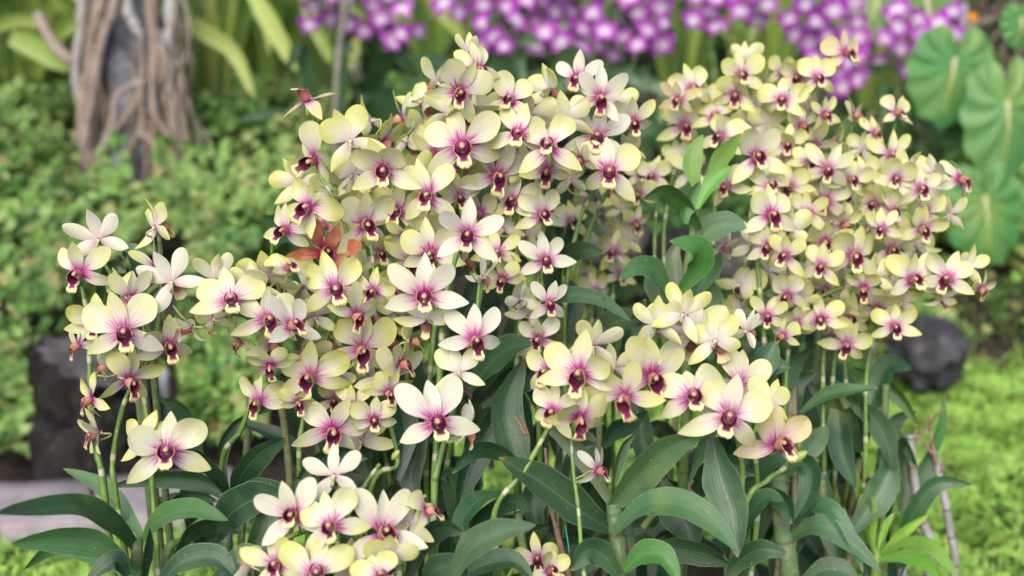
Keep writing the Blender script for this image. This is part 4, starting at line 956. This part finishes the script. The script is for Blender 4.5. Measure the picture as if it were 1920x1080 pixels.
add('J', [(1417, 295, 112, 10, 0, 0, 'P'), (1464, 303, 112, 162, 0, 25, 'Y'), (1445, 403, 108, 0, 0, 0, 'P'), (1363, 350, 78, -10, 0, 0, 'P'), (1552, 317, 90, 0, 0, 0, 'P'), (1518, 303, 72, 0, 0, 0, 'N'),
 (1548, 377, 94, 0, 0, 0, 'P'), (1593, 337, 84, 0, 0, 0, 'N'), (1600, 217, 70, 60, 10, 0, 'Y'), (1680, 213, 66, 75, 20, 0, 'N'), (1573, 262, 62, -80, 10, 0, 'Y'), (1670, 290, 82, 5, 0, 0, 'N'),
 (1680, 337, 84, 0, 0, 0, 'N'), (1727, 353, 86, 10, 0, 0, 'P'), (1800, 336, 90, 60, 5, 0, 'P'), (1675, 398, 84, 0, 0, 0, 'Y'), (1733, 400, 88, 5, 0, 0, 'Y'), (1640, 383, 76, 0, 0, 0, 'Y'),
 (1583, 370, 76, 0, 0, 0, 'P'), (1513, 400, 80, 0, -5, 0, 'Y'), (1620, 327, 66, 0, 0, 0, 'Y'), (1780, 403, 68, 165, 0, 0, 'P'), (1547, 452, 84, 0, -18, 0, 'Y'), (1600, 480, 114, 0, 0, 0, 'Y'),
 (1670, 470, 94, 20, -5, 0, 'P'), (1473, 480, 86, 0, 0, 0, 'Y'), (1727, 430, 88, 0, 0, 0, 'Y'), (1710, 526, 104, 0, 0, 0, 'P'), (1777, 523, 98, 2, 0, 0, 'P'), (1812, 500, 74, 160, 0, 0, 'Y'),
 (1838, 540, 64, 70, -20, 0, 'K'), (1477, 556, 84, -5, -15, 0, 'P'), (1620, 540, 78, 0, -30, 0, 'Y'), (1577, 570, 68, 0, -30, 0, 'Y'), (1540, 600, 90, 0, 0, 0, 'Y'), (1592, 600, 90, 0, 0, 0, 'Y'),
 (1643, 577, 80, 25, -10, 0, 'Y'), (1677, 613, 84, 18, -10, 0, 'Y'), (1438, 593, 74, -5, -10, 0, 'Y'), (1557, 633, 66, -30, -20, 0, 'Y'), (1587, 646, 86, 5, -5, 20, 'Y'), (1493, 603, 66, 20, -20, 0, 'N'),
 (1470, 630, 66, -20, -25, 0, 'Y'), (1767, 562, 58, 160, -30, 0, 'Y'), (1550, 543, 66, 20, -30, 0, 'P'), (1510, 510, 76, 160, 0, 0, 'Y'), (1440, 512, 76, 165, 0, 0, 'Y'), (1440, 463, 76, -20, 0, 0, 'P'),
 (1683, 453, 72, 170, 0, 0, 'Y'), (1357, 463, 60, 60, -20, 0, 'P'), (1333, 588, 86, -15, -20, 0, 'Y'), (1387, 535, 96, 165, 0, 0, 'Y'), (1410, 460, 80, 160, -10, 0, 'P'),
 (1500, 345, 90, 160, 0, 0, 'Y'), (1480, 430, 86, -160, 0, 0, 'Y'), (1520, 455, 80, -40, 0, 0, 'Y'), (1630, 430, 86, 150, 0, 0, 'Y'), (1560, 415, 80, 165, 0, 0, 'P'), (1640, 520, 80, -150, 0, 0, 'Y'),
 (1690, 570, 75, 150, 0, 0, 'Y'), (1500, 560, 76, 150, 0, 0, 'Y'), (1655, 345, 72, 160, 0, 0, 'Y'), (1705, 315, 70, -160, 0, 0, 'Y'), (1750, 325, 66, 160, 0, 0, 'P'), (1615, 280, 66, 150, 0, 0, 'Y'),
 (1640, 250, 60, 20, 0, 0, 'Y'), (1580, 420, 80, 30, -10, 0, 'Y'), (1655, 430, 70, -10, 0, 0, 'Y'), (1540, 500, 80, -10, -10, 0, 'Y'), (1445, 350, 86, 20, 0, 0, 'Y'), (1480, 350, 80, -20, 0, 0, 'N'), (1390, 580, 66, -150, 0, 0, 'Y')])
# fill the depth of the dense clumps with flowers behind
def fill(key, poly, n, w, dd, mind=38, seed=0):
    rr = random.Random(seed); p = PLANTS[key]; k = 0; tries = 0; d_keep = p['stems']
    xs_ = [q[0] for q in poly]; ys_ = [q[1] for q in poly]
    def inside(x, y):
        c = False
        for (x0, y0), (x1, y1) in zip(poly, poly[1:] + poly[:1]):
            if (y0 > y) != (y1 > y) and x < (x1 - x0) * (y - y0) / (y1 - y0) + x0: c = not c
        return c
    mine = list(PLACED)
    while k < n and tries < 4000:
        tries += 1; x = rr.uniform(min(xs_), max(xs_)); y = rr.uniform(min(ys_), max(ys_))
        if not inside(x, y) or any((x - a) ** 2 + (y - b) ** 2 < mind ** 2 for a, b in mine): continue
        mine.append((x, y)); k += 1
        best = min(((pix(q)[0] - x) ** 2 + (pix(q)[1] - y) ** 2, i, j) for i, pa in enumerate(p['stems']) for j, q in enumerate(pa[::3]))
        q = p['stems'][best[1]][::3][best[2]]; d = pix(q)[2] + rr.uniform(.02, dd)
        yaw = rr.choice([rr.gauss(0, 35), rr.gauss(180, 40), rr.choice((-65, 65, 125, -125))])
        flower(p['root'], P(x, y, d), yaw, rr.gauss(-8, 15), rr.gauss(0, 20), w * rr.uniform(.9, 1.1) * d / FPX / .061, q, STY[rr.choice('YYPN')])
fill('C', [(560, 280), (700, 220), (830, 180), (930, 190), (940, 480), (700, 520), (560, 430)], 16, 92, .07, 44, 1)
fill('B', [(490, 480), (700, 480), (760, 600), (750, 760), (590, 760), (480, 640)], 14, 92, .07, 42, 2)
fill('D', [(940, 200), (1180, 200), (1190, 360), (1060, 440), (950, 440)], 12, 86, .06, 42, 3)
fill('J', [(1420, 280), (1620, 260), (1740, 360), (1700, 560), (1560, 620), (1430, 580)], 22, 72, .10, 32, 4)
fill('I', [(1400, 140), (1550, 130), (1540, 280), (1400, 290)], 7, 68, .06, 34, 5)

# ------------------------------------------------------------------ orchid leaves: (points, width px, depth base, depth tip, roll deg, colour)
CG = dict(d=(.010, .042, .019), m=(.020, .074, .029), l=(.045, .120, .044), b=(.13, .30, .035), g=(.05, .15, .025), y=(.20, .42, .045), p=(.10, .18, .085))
LV = random.Random(5)
def leaves(key, lst):
    for k, (pp, w, d0, d1, roll, c) in enumerate(lst):
        if key == 'K': d0 -= .15; d1 -= .15
        n = len(pp); pts = [P(x, y, d0 + (d1 - d0) * i / (n - 1)) for i, (x, y) in enumerate(pp)]
        cc = tuple(v * LV.uniform(.82, 1.2) for v in CG[c])
        dm = (d0 + d1) / 2
        me = ribbon('leaf', pts, w / FPX * dm * LV.uniform(.64, .86), MAT['leaf'], R(roll), LV.uniform(.2, .55), LV.uniform(-.5, .5), LEAFK, 20, 6, .05, LV.uniform(0, 6))
        part('leaf', me, PLANTS[key]['root'], color=cc)
def cane(key, pp, w, d0, d1=None, c=(.10, .16, .07), taper=.85, ground=True):
    d1 = d1 or d0; n = len(pp); pts = [P(x, y, d0 + (d1 - d0) * i / (n - 1)) for i, (x, y) in enumerate(pp)]
    if ground:
        b = Vector((pts[0].x, pts[0].y + .01, 0)); b.z = hz(b.x, b.y) - .01
        if b.z < pts[0].z - .01: pts = [b] + pts
    r0 = w / 2 / FPX * d0
    path = catmull(pts, 40)
    L = sum((path[i + 1] - path[i]).length for i in range(40)); vp = .036
    def rad(t):
        f = (t * L / vp) % 1; return r0 * (1 - (1 - taper) * t) * (1.0 + .10 * math.exp(-((f - .9) / .07) ** 2) - .05 * math.exp(-((f - .5) / .25) ** 2))
    return part('cane', tube('cane', path, rad, MAT['cane'], 12, vp), PLANTS[key]['root'], color=c)
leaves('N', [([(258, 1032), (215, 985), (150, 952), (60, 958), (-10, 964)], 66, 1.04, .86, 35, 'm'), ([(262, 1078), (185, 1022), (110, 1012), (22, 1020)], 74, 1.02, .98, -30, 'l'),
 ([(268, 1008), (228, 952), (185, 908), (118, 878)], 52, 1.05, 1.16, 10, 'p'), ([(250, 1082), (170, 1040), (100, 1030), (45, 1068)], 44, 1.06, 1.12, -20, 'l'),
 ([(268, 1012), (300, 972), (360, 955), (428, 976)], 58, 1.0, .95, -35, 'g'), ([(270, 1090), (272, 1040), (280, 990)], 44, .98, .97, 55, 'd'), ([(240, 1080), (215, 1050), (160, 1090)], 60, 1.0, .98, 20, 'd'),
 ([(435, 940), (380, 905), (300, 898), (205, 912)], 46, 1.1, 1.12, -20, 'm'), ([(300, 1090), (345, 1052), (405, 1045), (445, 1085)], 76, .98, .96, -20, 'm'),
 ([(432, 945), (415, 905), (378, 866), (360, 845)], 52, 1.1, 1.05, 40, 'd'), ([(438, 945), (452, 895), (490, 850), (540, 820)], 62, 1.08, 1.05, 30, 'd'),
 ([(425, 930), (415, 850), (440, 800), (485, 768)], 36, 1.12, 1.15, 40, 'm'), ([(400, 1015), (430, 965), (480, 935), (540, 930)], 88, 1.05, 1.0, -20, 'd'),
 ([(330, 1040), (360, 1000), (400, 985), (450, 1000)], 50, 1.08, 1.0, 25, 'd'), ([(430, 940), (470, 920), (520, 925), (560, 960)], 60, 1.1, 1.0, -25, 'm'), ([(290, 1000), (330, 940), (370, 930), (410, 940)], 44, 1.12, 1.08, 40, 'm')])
cane('N', [(262, 1092), (258, 1010)], 26, 1.04, c=(.08, .14, .06)); cane('N', [(425, 1090), (432, 945)], 24, 1.1, c=(.08, .14, .06)); cane('N', [(310, 1085), (345, 1010), (390, 965)], 18, 1.08, 1.1, (.10, .18, .06))
leaves('F', [([(850, 1085), (880, 1030), (935, 998), (1005, 985)], 66, .93, .90, -20, 'l'), ([(800, 1100), (815, 1070), (850, 1062), (880, 1092)], 74, .95, .93, 0, 'm'),
 ([(440, 1090), (480, 1020), (500, 960), (505, 900)], 60, 1.0, 1.03, 25, 'm'), ([(400, 1090), (450, 1050), (480, 1060), (510, 1100)], 66, .97, .95, -20, 'm'), ([(760, 1100), (790, 1020), (830, 990), (870, 1000)], 56, .99, .97, 20, 'd'),
 ([(855, 1090), (900, 1060), (960, 1050), (1000, 1085)], 60, .98, .97, -25, 'm'), ([(560, 900), (590, 870), (640, 850), (690, 860)], 50, 1.05, 1.04, 30, 'd')])
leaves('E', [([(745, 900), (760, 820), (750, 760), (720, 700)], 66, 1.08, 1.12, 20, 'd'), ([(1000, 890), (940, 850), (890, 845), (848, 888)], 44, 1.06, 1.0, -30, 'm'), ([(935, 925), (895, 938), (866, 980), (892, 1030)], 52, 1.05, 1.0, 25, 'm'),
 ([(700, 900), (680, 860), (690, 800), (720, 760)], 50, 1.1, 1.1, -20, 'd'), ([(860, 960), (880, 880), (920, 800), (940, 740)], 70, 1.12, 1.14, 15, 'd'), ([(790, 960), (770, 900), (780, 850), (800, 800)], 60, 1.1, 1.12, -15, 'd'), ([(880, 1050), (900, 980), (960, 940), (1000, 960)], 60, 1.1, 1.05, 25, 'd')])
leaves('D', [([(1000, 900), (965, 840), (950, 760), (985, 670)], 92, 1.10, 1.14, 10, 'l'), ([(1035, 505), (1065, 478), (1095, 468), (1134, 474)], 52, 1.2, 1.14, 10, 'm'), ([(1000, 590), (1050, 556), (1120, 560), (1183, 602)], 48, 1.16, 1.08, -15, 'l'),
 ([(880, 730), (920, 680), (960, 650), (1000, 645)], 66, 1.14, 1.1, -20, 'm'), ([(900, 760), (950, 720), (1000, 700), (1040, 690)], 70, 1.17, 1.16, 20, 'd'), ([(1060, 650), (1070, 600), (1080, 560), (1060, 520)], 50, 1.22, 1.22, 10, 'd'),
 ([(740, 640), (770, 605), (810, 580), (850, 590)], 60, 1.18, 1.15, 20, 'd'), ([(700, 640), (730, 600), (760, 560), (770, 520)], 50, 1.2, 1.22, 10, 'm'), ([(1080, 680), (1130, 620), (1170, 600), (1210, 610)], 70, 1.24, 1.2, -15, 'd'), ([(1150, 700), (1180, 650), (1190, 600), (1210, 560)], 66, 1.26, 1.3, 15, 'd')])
leaves('G', [([(1145, 952), (1190, 905), (1250, 845), (1322, 812)], 92, .99, .94, 12, 'l'), ([(1150, 998), (1205, 948), (1275, 945), (1335, 980), (1386, 1034)], 74, .97, .90, -28, 'l'), ([(1335, 822), (1350, 890), (1372, 960), (1383, 1045)], 96, .97, .93, 8, 'm'),
 ([(1152, 908), (1160, 870), (1172, 835), (1192, 812)], 30, 1.0, 1.0, 30, 'l'), ([(1170, 1070), (1205, 1038), (1245, 1042), (1275, 1092)], 62, .95, .92, -15, 'g'), ([(1148, 950), (1105, 875), (1062, 825), (1015, 795)], 46, 1.02, 1.04, -25, 'p'),
 ([(1130, 838), (1155, 808), (1180, 795), (1215, 770)], 54, 1.02, 1.0, 20, 'd'), ([(1292, 905), (1308, 860), (1325, 820), (1345, 795)], 38, .99, .97, 40, 'p'), ([(1150, 995), (1085, 955), (1010, 900), (935, 858)], 86, 1.02, .98, 15, 'm'),
 ([(1200, 1040), (1260, 1030), (1320, 1040), (1370, 1060)], 66, 1.0, .97, 25, 'd'), ([(1395, 1010), (1410, 960), (1440, 930), (1470, 940)], 50, 1.0, .97, -25, 'm'), ([(1360, 1090), (1390, 1050), (1430, 1030), (1480, 1040)], 58, .98, .95, 20, 'm'),
 ([(1395, 700), (1420, 690), (1440, 668), (1455, 640)], 64, 1.1, 1.12, 10, 'l'), ([(1160, 1080), (1130, 1040), (1100, 1035), (1070, 1070)], 66, .98, .96, -15, 'm'), ([(1240, 900), (1260, 950), (1290, 990), (1300, 1040)], 80, 1.08, 1.05, 0, 'd')])
cane('G', [(1160, 1090), (1156, 1000), (1150, 945)], 34, .99, c=(.075, .14, .06)); cane('G', [(1205, 990), (1230, 960), (1268, 938)], 14, 1.0, ground=False, c=(.13, .20, .06))
cane('G', [(1180, 1090), (1175, 1000), (1168, 960)], 28, 1.02, c=(.08, .14, .07))
leaves('K', [([(1312, 362), (1298, 320), (1302, 285), (1318, 252)], 48, 1.32, 1.32, 5, 'b'), ([(1322, 345), (1345, 305), (1365, 280), (1390, 250)], 46, 1.32, 1.36, 15, 'b'), ([(1312, 430), (1282, 385), (1245, 360), (1205, 372)], 52, 1.32, 1.26, -30, 'g'),
 ([(1308, 392), (1330, 350), (1352, 325), (1372, 312)], 48, 1.3, 1.3, -20, 'b'), ([(1275, 545), (1310, 500), (1306, 465), (1255, 452)], 66, 1.30, 1.26, 25, 'g'), ([(1298, 468), (1330, 432), (1365, 420), (1400, 428)], 74, 1.33, 1.3, -10, 'p'),
 ([(1255, 548), (1230, 508), (1195, 502), (1160, 526)], 52, 1.3, 1.26, 15, 'l'), ([(1270, 575), (1245, 560), (1225, 530), (1218, 505)], 66, 1.32, 1.36, -10, 'm'), ([(1300, 560), (1322, 520), (1335, 490), (1340, 460)], 60, 1.35, 1.38, 0, 'l'),
 ([(1300, 640), (1320, 600), (1335, 560), (1330, 520)], 70, 1.36, 1.36, 10, 'm'), ([(1280, 640), (1250, 600), (1210, 590), (1180, 600)], 60, 1.36, 1.34, -10, 'd'), ([(1285, 420), (1285, 395), (1300, 365), (1312, 340)], 40, 1.30, 1.30, 30, 'g'), ([(1262, 560), (1268, 520), (1262, 480), (1275, 450)], 44, 1.34, 1.35, 0, 'p')])
cane('K', [(1285, 800), (1285, 640), (1285, 540), (1300, 440), (1312, 350)], 20, 1.18, c=(.13, .22, .06))
leaves('L', [([(1462, 765), (1478, 720), (1492, 680), (1532, 646)], 46, 1.26, 1.3, 15, 'm'), ([(1500, 775), (1545, 742), (1590, 732), (1648, 728)], 36, 1.22, 1.18, -25, 'l'), ([(1590, 728), (1575, 705), (1580, 680), (1605, 664)], 60, 1.4, 1.4, 5, 'b'),
 ([(1600, 690), (1650, 715), (1690, 750), (1722, 800)], 36, 1.4, 1.38, 20, 'g'), ([(1570, 738), (1572, 800), (1582, 860), (1604, 915)], 62, 1.28, 1.22, 10, 'm'), ([(1600, 782), (1645, 810), (1672, 870), (1684, 970)], 38, 1.34, 1.3, 25, 'g'),
 ([(1600, 995), (1632, 950), (1660, 905), (1680, 852)], 78, 1.28, 1.30, 5, 'm'), ([(1545, 890), (1550, 950), (1562, 1010), (1575, 1070)], 54, 1.26, 1.22, 15, 'l'), ([(1468, 895), (1496, 866), (1520, 885), (1512, 935), (1480, 985)], 60, 1.16, 1.12, 20, 'm'),
 ([(1490, 872), (1515, 845), (1535, 820), (1552, 800)], 50, 1.22, 1.24, 10, 'l'), ([(1475, 985), (1520, 950), (1562, 958), (1598, 1020), (1618, 1075)], 50, 1.17, 1.10, -25, 'l'), ([(1475, 1015), (1530, 985), (1592, 1015), (1652, 1072)], 62, 1.15, 1.10, -20, 'l'),
 ([(1500, 1095), (1540, 1068), (1580, 1068), (1610, 1095)], 60, 1.12, 1.1, -10, 'm'), ([(1420, 935), (1450, 930), (1475, 950), (1482, 1000)], 48, 1.15, 1.12, 25, 'm'), ([(1500, 800), (1480, 760), (1490, 720), (1530, 700)], 60, 1.3, 1.3, 10, 'd'),
 ([(1530, 860), (1540, 800), (1530, 750), (1510, 710)], 60, 1.3, 1.32, 20, 'd'), ([(1640, 900), (1660, 840), (1680, 790), (1720, 770)], 44, 1.42, 1.42, 15, 'd'), ([(1690, 960), (1700, 900), (1690, 840), (1670, 790)], 50, 1.4, 1.42, 20, 'm'),
 ([(1730, 900), (1745, 850), (1765, 800), (1770, 740)], 34, 1.42, 1.5, 30, 'g'), ([(1720, 990), (1715, 930), (1740, 870), (1745, 840)], 50, 1.42, 1.42, 10, 'm'), ([(1560, 1060), (1530, 1000), (1500, 960), (1480, 900)], 60, 1.25, 1.3, 10, 'd'), ([(1420, 900), (1400, 870), (1420, 830), (1450, 800)], 60, 1.2, 1.2, 0, 'd')])
cane('L', [(1480, 1100), (1468, 1000), (1456, 890)], 38, 1.15, c=(.12, .20, .085), taper=.9); cane('L', [(1555, 1090), (1545, 980), (1540, 900)], 18, 1.25, c=(.17, .19, .08)); cane('L', [(1545, 900), (1538, 760), (1548, 680)], 13, 1.38, c=(.12, .17, .07))
cane('L', [(1605, 960), (1590, 860), (1560, 780), (1542, 700)], 13, 1.40, c=(.20, .20, .09)); cane('L', [(1650, 860), (1645, 780), (1632, 700), (1640, 640)], 11, 1.46, c=(.26, .25, .20)); cane('L', [(1590, 1090), (1600, 940), (1612, 860)], 16, 1.34, c=(.24, .22, .10))
leaves('M', [([(1640, 1040), (1628, 980), (1615, 925), (1594, 868)], 36, 1.30, 1.30, 10, 'y'), ([(1644, 1040), (1655, 1005), (1664, 980), (1678, 960)], 20, 1.3, 1.3, -20, 'y'), ([(1648, 1042), (1680, 1012), (1705, 990), (1742, 964)], 30, 1.30, 1.28, 10, 'y'),
 ([(1645, 1045), (1700, 1022), (1750, 1030), (1798, 1085)], 40, 1.3, 1.2, -25, 'y'), ([(1635, 1045), (1615, 1010), (1600, 995), (1580, 990)], 40, 1.32, 1.30, 20, 'b'), ([(1640, 1040), (1636, 1000), (1640, 960), (1634, 930)], 24, 1.29, 1.28, 40, 'y'), ([(1650, 1050), (1700, 1045), (1740, 1060), (1770, 1095)], 36, 1.27, 1.2, -15, 'b')])
cane('M', [(1642, 1075), (1641, 1030)], 22, 1.3, c=(.18, .30, .05))
GC = (.34, .33, .35)
cane('O', [(1745, 1045), (1728, 970), (1715, 900), (1706, 815)], 19, 1.40, c=GC, taper=.8); cane('O', [(1790, 1070), (1782, 1000), (1766, 910), (1748, 845)], 18, 1.42, c=GC, taper=.75)
cane('O', [(1690, 1090), (1690, 1040)], 20, 1.36, c=(.30, .34, .38))
def twig(key, pp, w, d): 
    pts = ip(pp, d); part('twig', tube('twig', catmull(pts, 10), lambda t: w / 2 / FPX * d * (1 - .5 * t) * (1 + .2 * math.sin(t * 25)), MAT['twig'], 6), PLANTS[key]['root'])
for pp, w in (([(1712, 830), (1738, 800), (1768, 764)], 8), ([(1706, 830), (1700, 815), (1698, 805)], 6), ([(1718, 826), (1716, 812), (1718, 806)], 6), ([(1748, 850), (1735, 835), (1722, 820)], 7), ([(1755, 870), (1745, 815), (1740, 775)], 7), ([(1766, 885), (1770, 865), (1769, 850)], 6), ([(1762, 915), (1750, 908), (1742, 900)], 6)):
    twig('O', pp, w, 1.41)
for pp, w in (([(1070, 1095), (1048, 1010), (1034, 950), (1022, 840)], 13), ([(1062, 1095), (1050, 1040), (1045, 960)], 9), ([(985, 815), (975, 795), (965, 780)], 9), ([(990, 815), (985, 800), (975, 780)], 7), ([(1298, 900), (1292, 915), (1305, 930)], 10)):
    twig('Q', pp, w, 1.05)
leaves('Q', [([(960, 1095), (975, 1040), (1000, 1000), (1030, 985)], 60, 1.1, 1.08, 20, 'd'), ([(930, 1095), (940, 1060), (960, 1040), (980, 1035)], 56, 1.08, 1.06, -15, 'm'), ([(1060, 1095), (1100, 1050), (1130, 1020), (1145, 1000)], 60, 1.06, 1.05, 15, 'd'), ([(1010, 1000), (1000, 950), (1010, 910), (1030, 870)], 60, 1.12, 1.14, 0, 'd')])
cane('Q', [(985, 1090), (978, 1010), (972, 960)], 18, 1.08, c=(.13, .18, .08))
tw = obj('twine', tube('twine', catmull(ip([(1068, 1040), (1064, 1010), (1060, 985)], 1.03), 8), .0007, MAT['teal'], 5)); tag(tw, 'thin teal garden twine hanging beside the dried brown cane', 'twine')
# buds
def bud(key, x, y, d, L, ang):
    p = P(x, y, d); a = Vector((math.sin(R(ang)), -.2, math.cos(R(ang)))).normalized()
    path = [p + a * L * t for t in (0, .15, .35, .6, .8, .95, 1)]; rr_ = [.2, .6, 1, .95, .7, .35, .05]
    rows = tube_rows(path, lambda t: L * .24 * rr_[int(round(t * 6))], 8)
    part('bud', grid_mesh('bud', rows, lambda i, j: (j / 8, .6), [MAT['pedicel']], closed=True), PLANTS[key]['root'])
for k, x, y, d, L, a in (('C', 597, 228, 1.1, .012, 5), ('Q', 950, 1035, 1.03, .028, 5), ('Q', 962, 1075, 1.03, .02, 40), ('N', 420, 945, 1.04, .022, 70), ('G', 1478, 868, .98, .02, 50), ('F', 735, 862, .94, .012, 35), ('J', 1690, 200, 1.5, .012, 10), ('A', 300, 400, 1.06, .012, 10)):
    bud(k, x, y, d, L, a)
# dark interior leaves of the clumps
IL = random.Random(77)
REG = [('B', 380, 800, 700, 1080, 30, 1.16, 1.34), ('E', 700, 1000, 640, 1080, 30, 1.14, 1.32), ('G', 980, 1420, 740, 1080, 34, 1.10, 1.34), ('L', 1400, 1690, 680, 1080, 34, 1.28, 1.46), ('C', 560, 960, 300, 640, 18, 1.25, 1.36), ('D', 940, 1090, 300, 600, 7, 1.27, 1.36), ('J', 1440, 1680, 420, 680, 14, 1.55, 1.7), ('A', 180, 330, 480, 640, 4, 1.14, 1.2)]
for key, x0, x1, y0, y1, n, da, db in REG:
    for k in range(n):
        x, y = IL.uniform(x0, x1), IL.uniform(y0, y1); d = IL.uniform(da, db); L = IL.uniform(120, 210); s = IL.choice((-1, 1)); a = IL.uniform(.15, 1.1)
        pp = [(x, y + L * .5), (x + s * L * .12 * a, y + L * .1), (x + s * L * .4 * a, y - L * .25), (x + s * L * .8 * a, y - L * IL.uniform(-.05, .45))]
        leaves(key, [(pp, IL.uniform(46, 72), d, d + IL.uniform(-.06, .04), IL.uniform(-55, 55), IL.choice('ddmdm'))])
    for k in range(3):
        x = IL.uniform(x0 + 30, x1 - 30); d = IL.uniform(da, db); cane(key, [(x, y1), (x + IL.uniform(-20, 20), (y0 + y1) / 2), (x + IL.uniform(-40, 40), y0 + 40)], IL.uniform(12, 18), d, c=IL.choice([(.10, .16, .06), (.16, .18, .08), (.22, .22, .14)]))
print('flowers', flower_count, 'objects', len(bpy.data.objects))
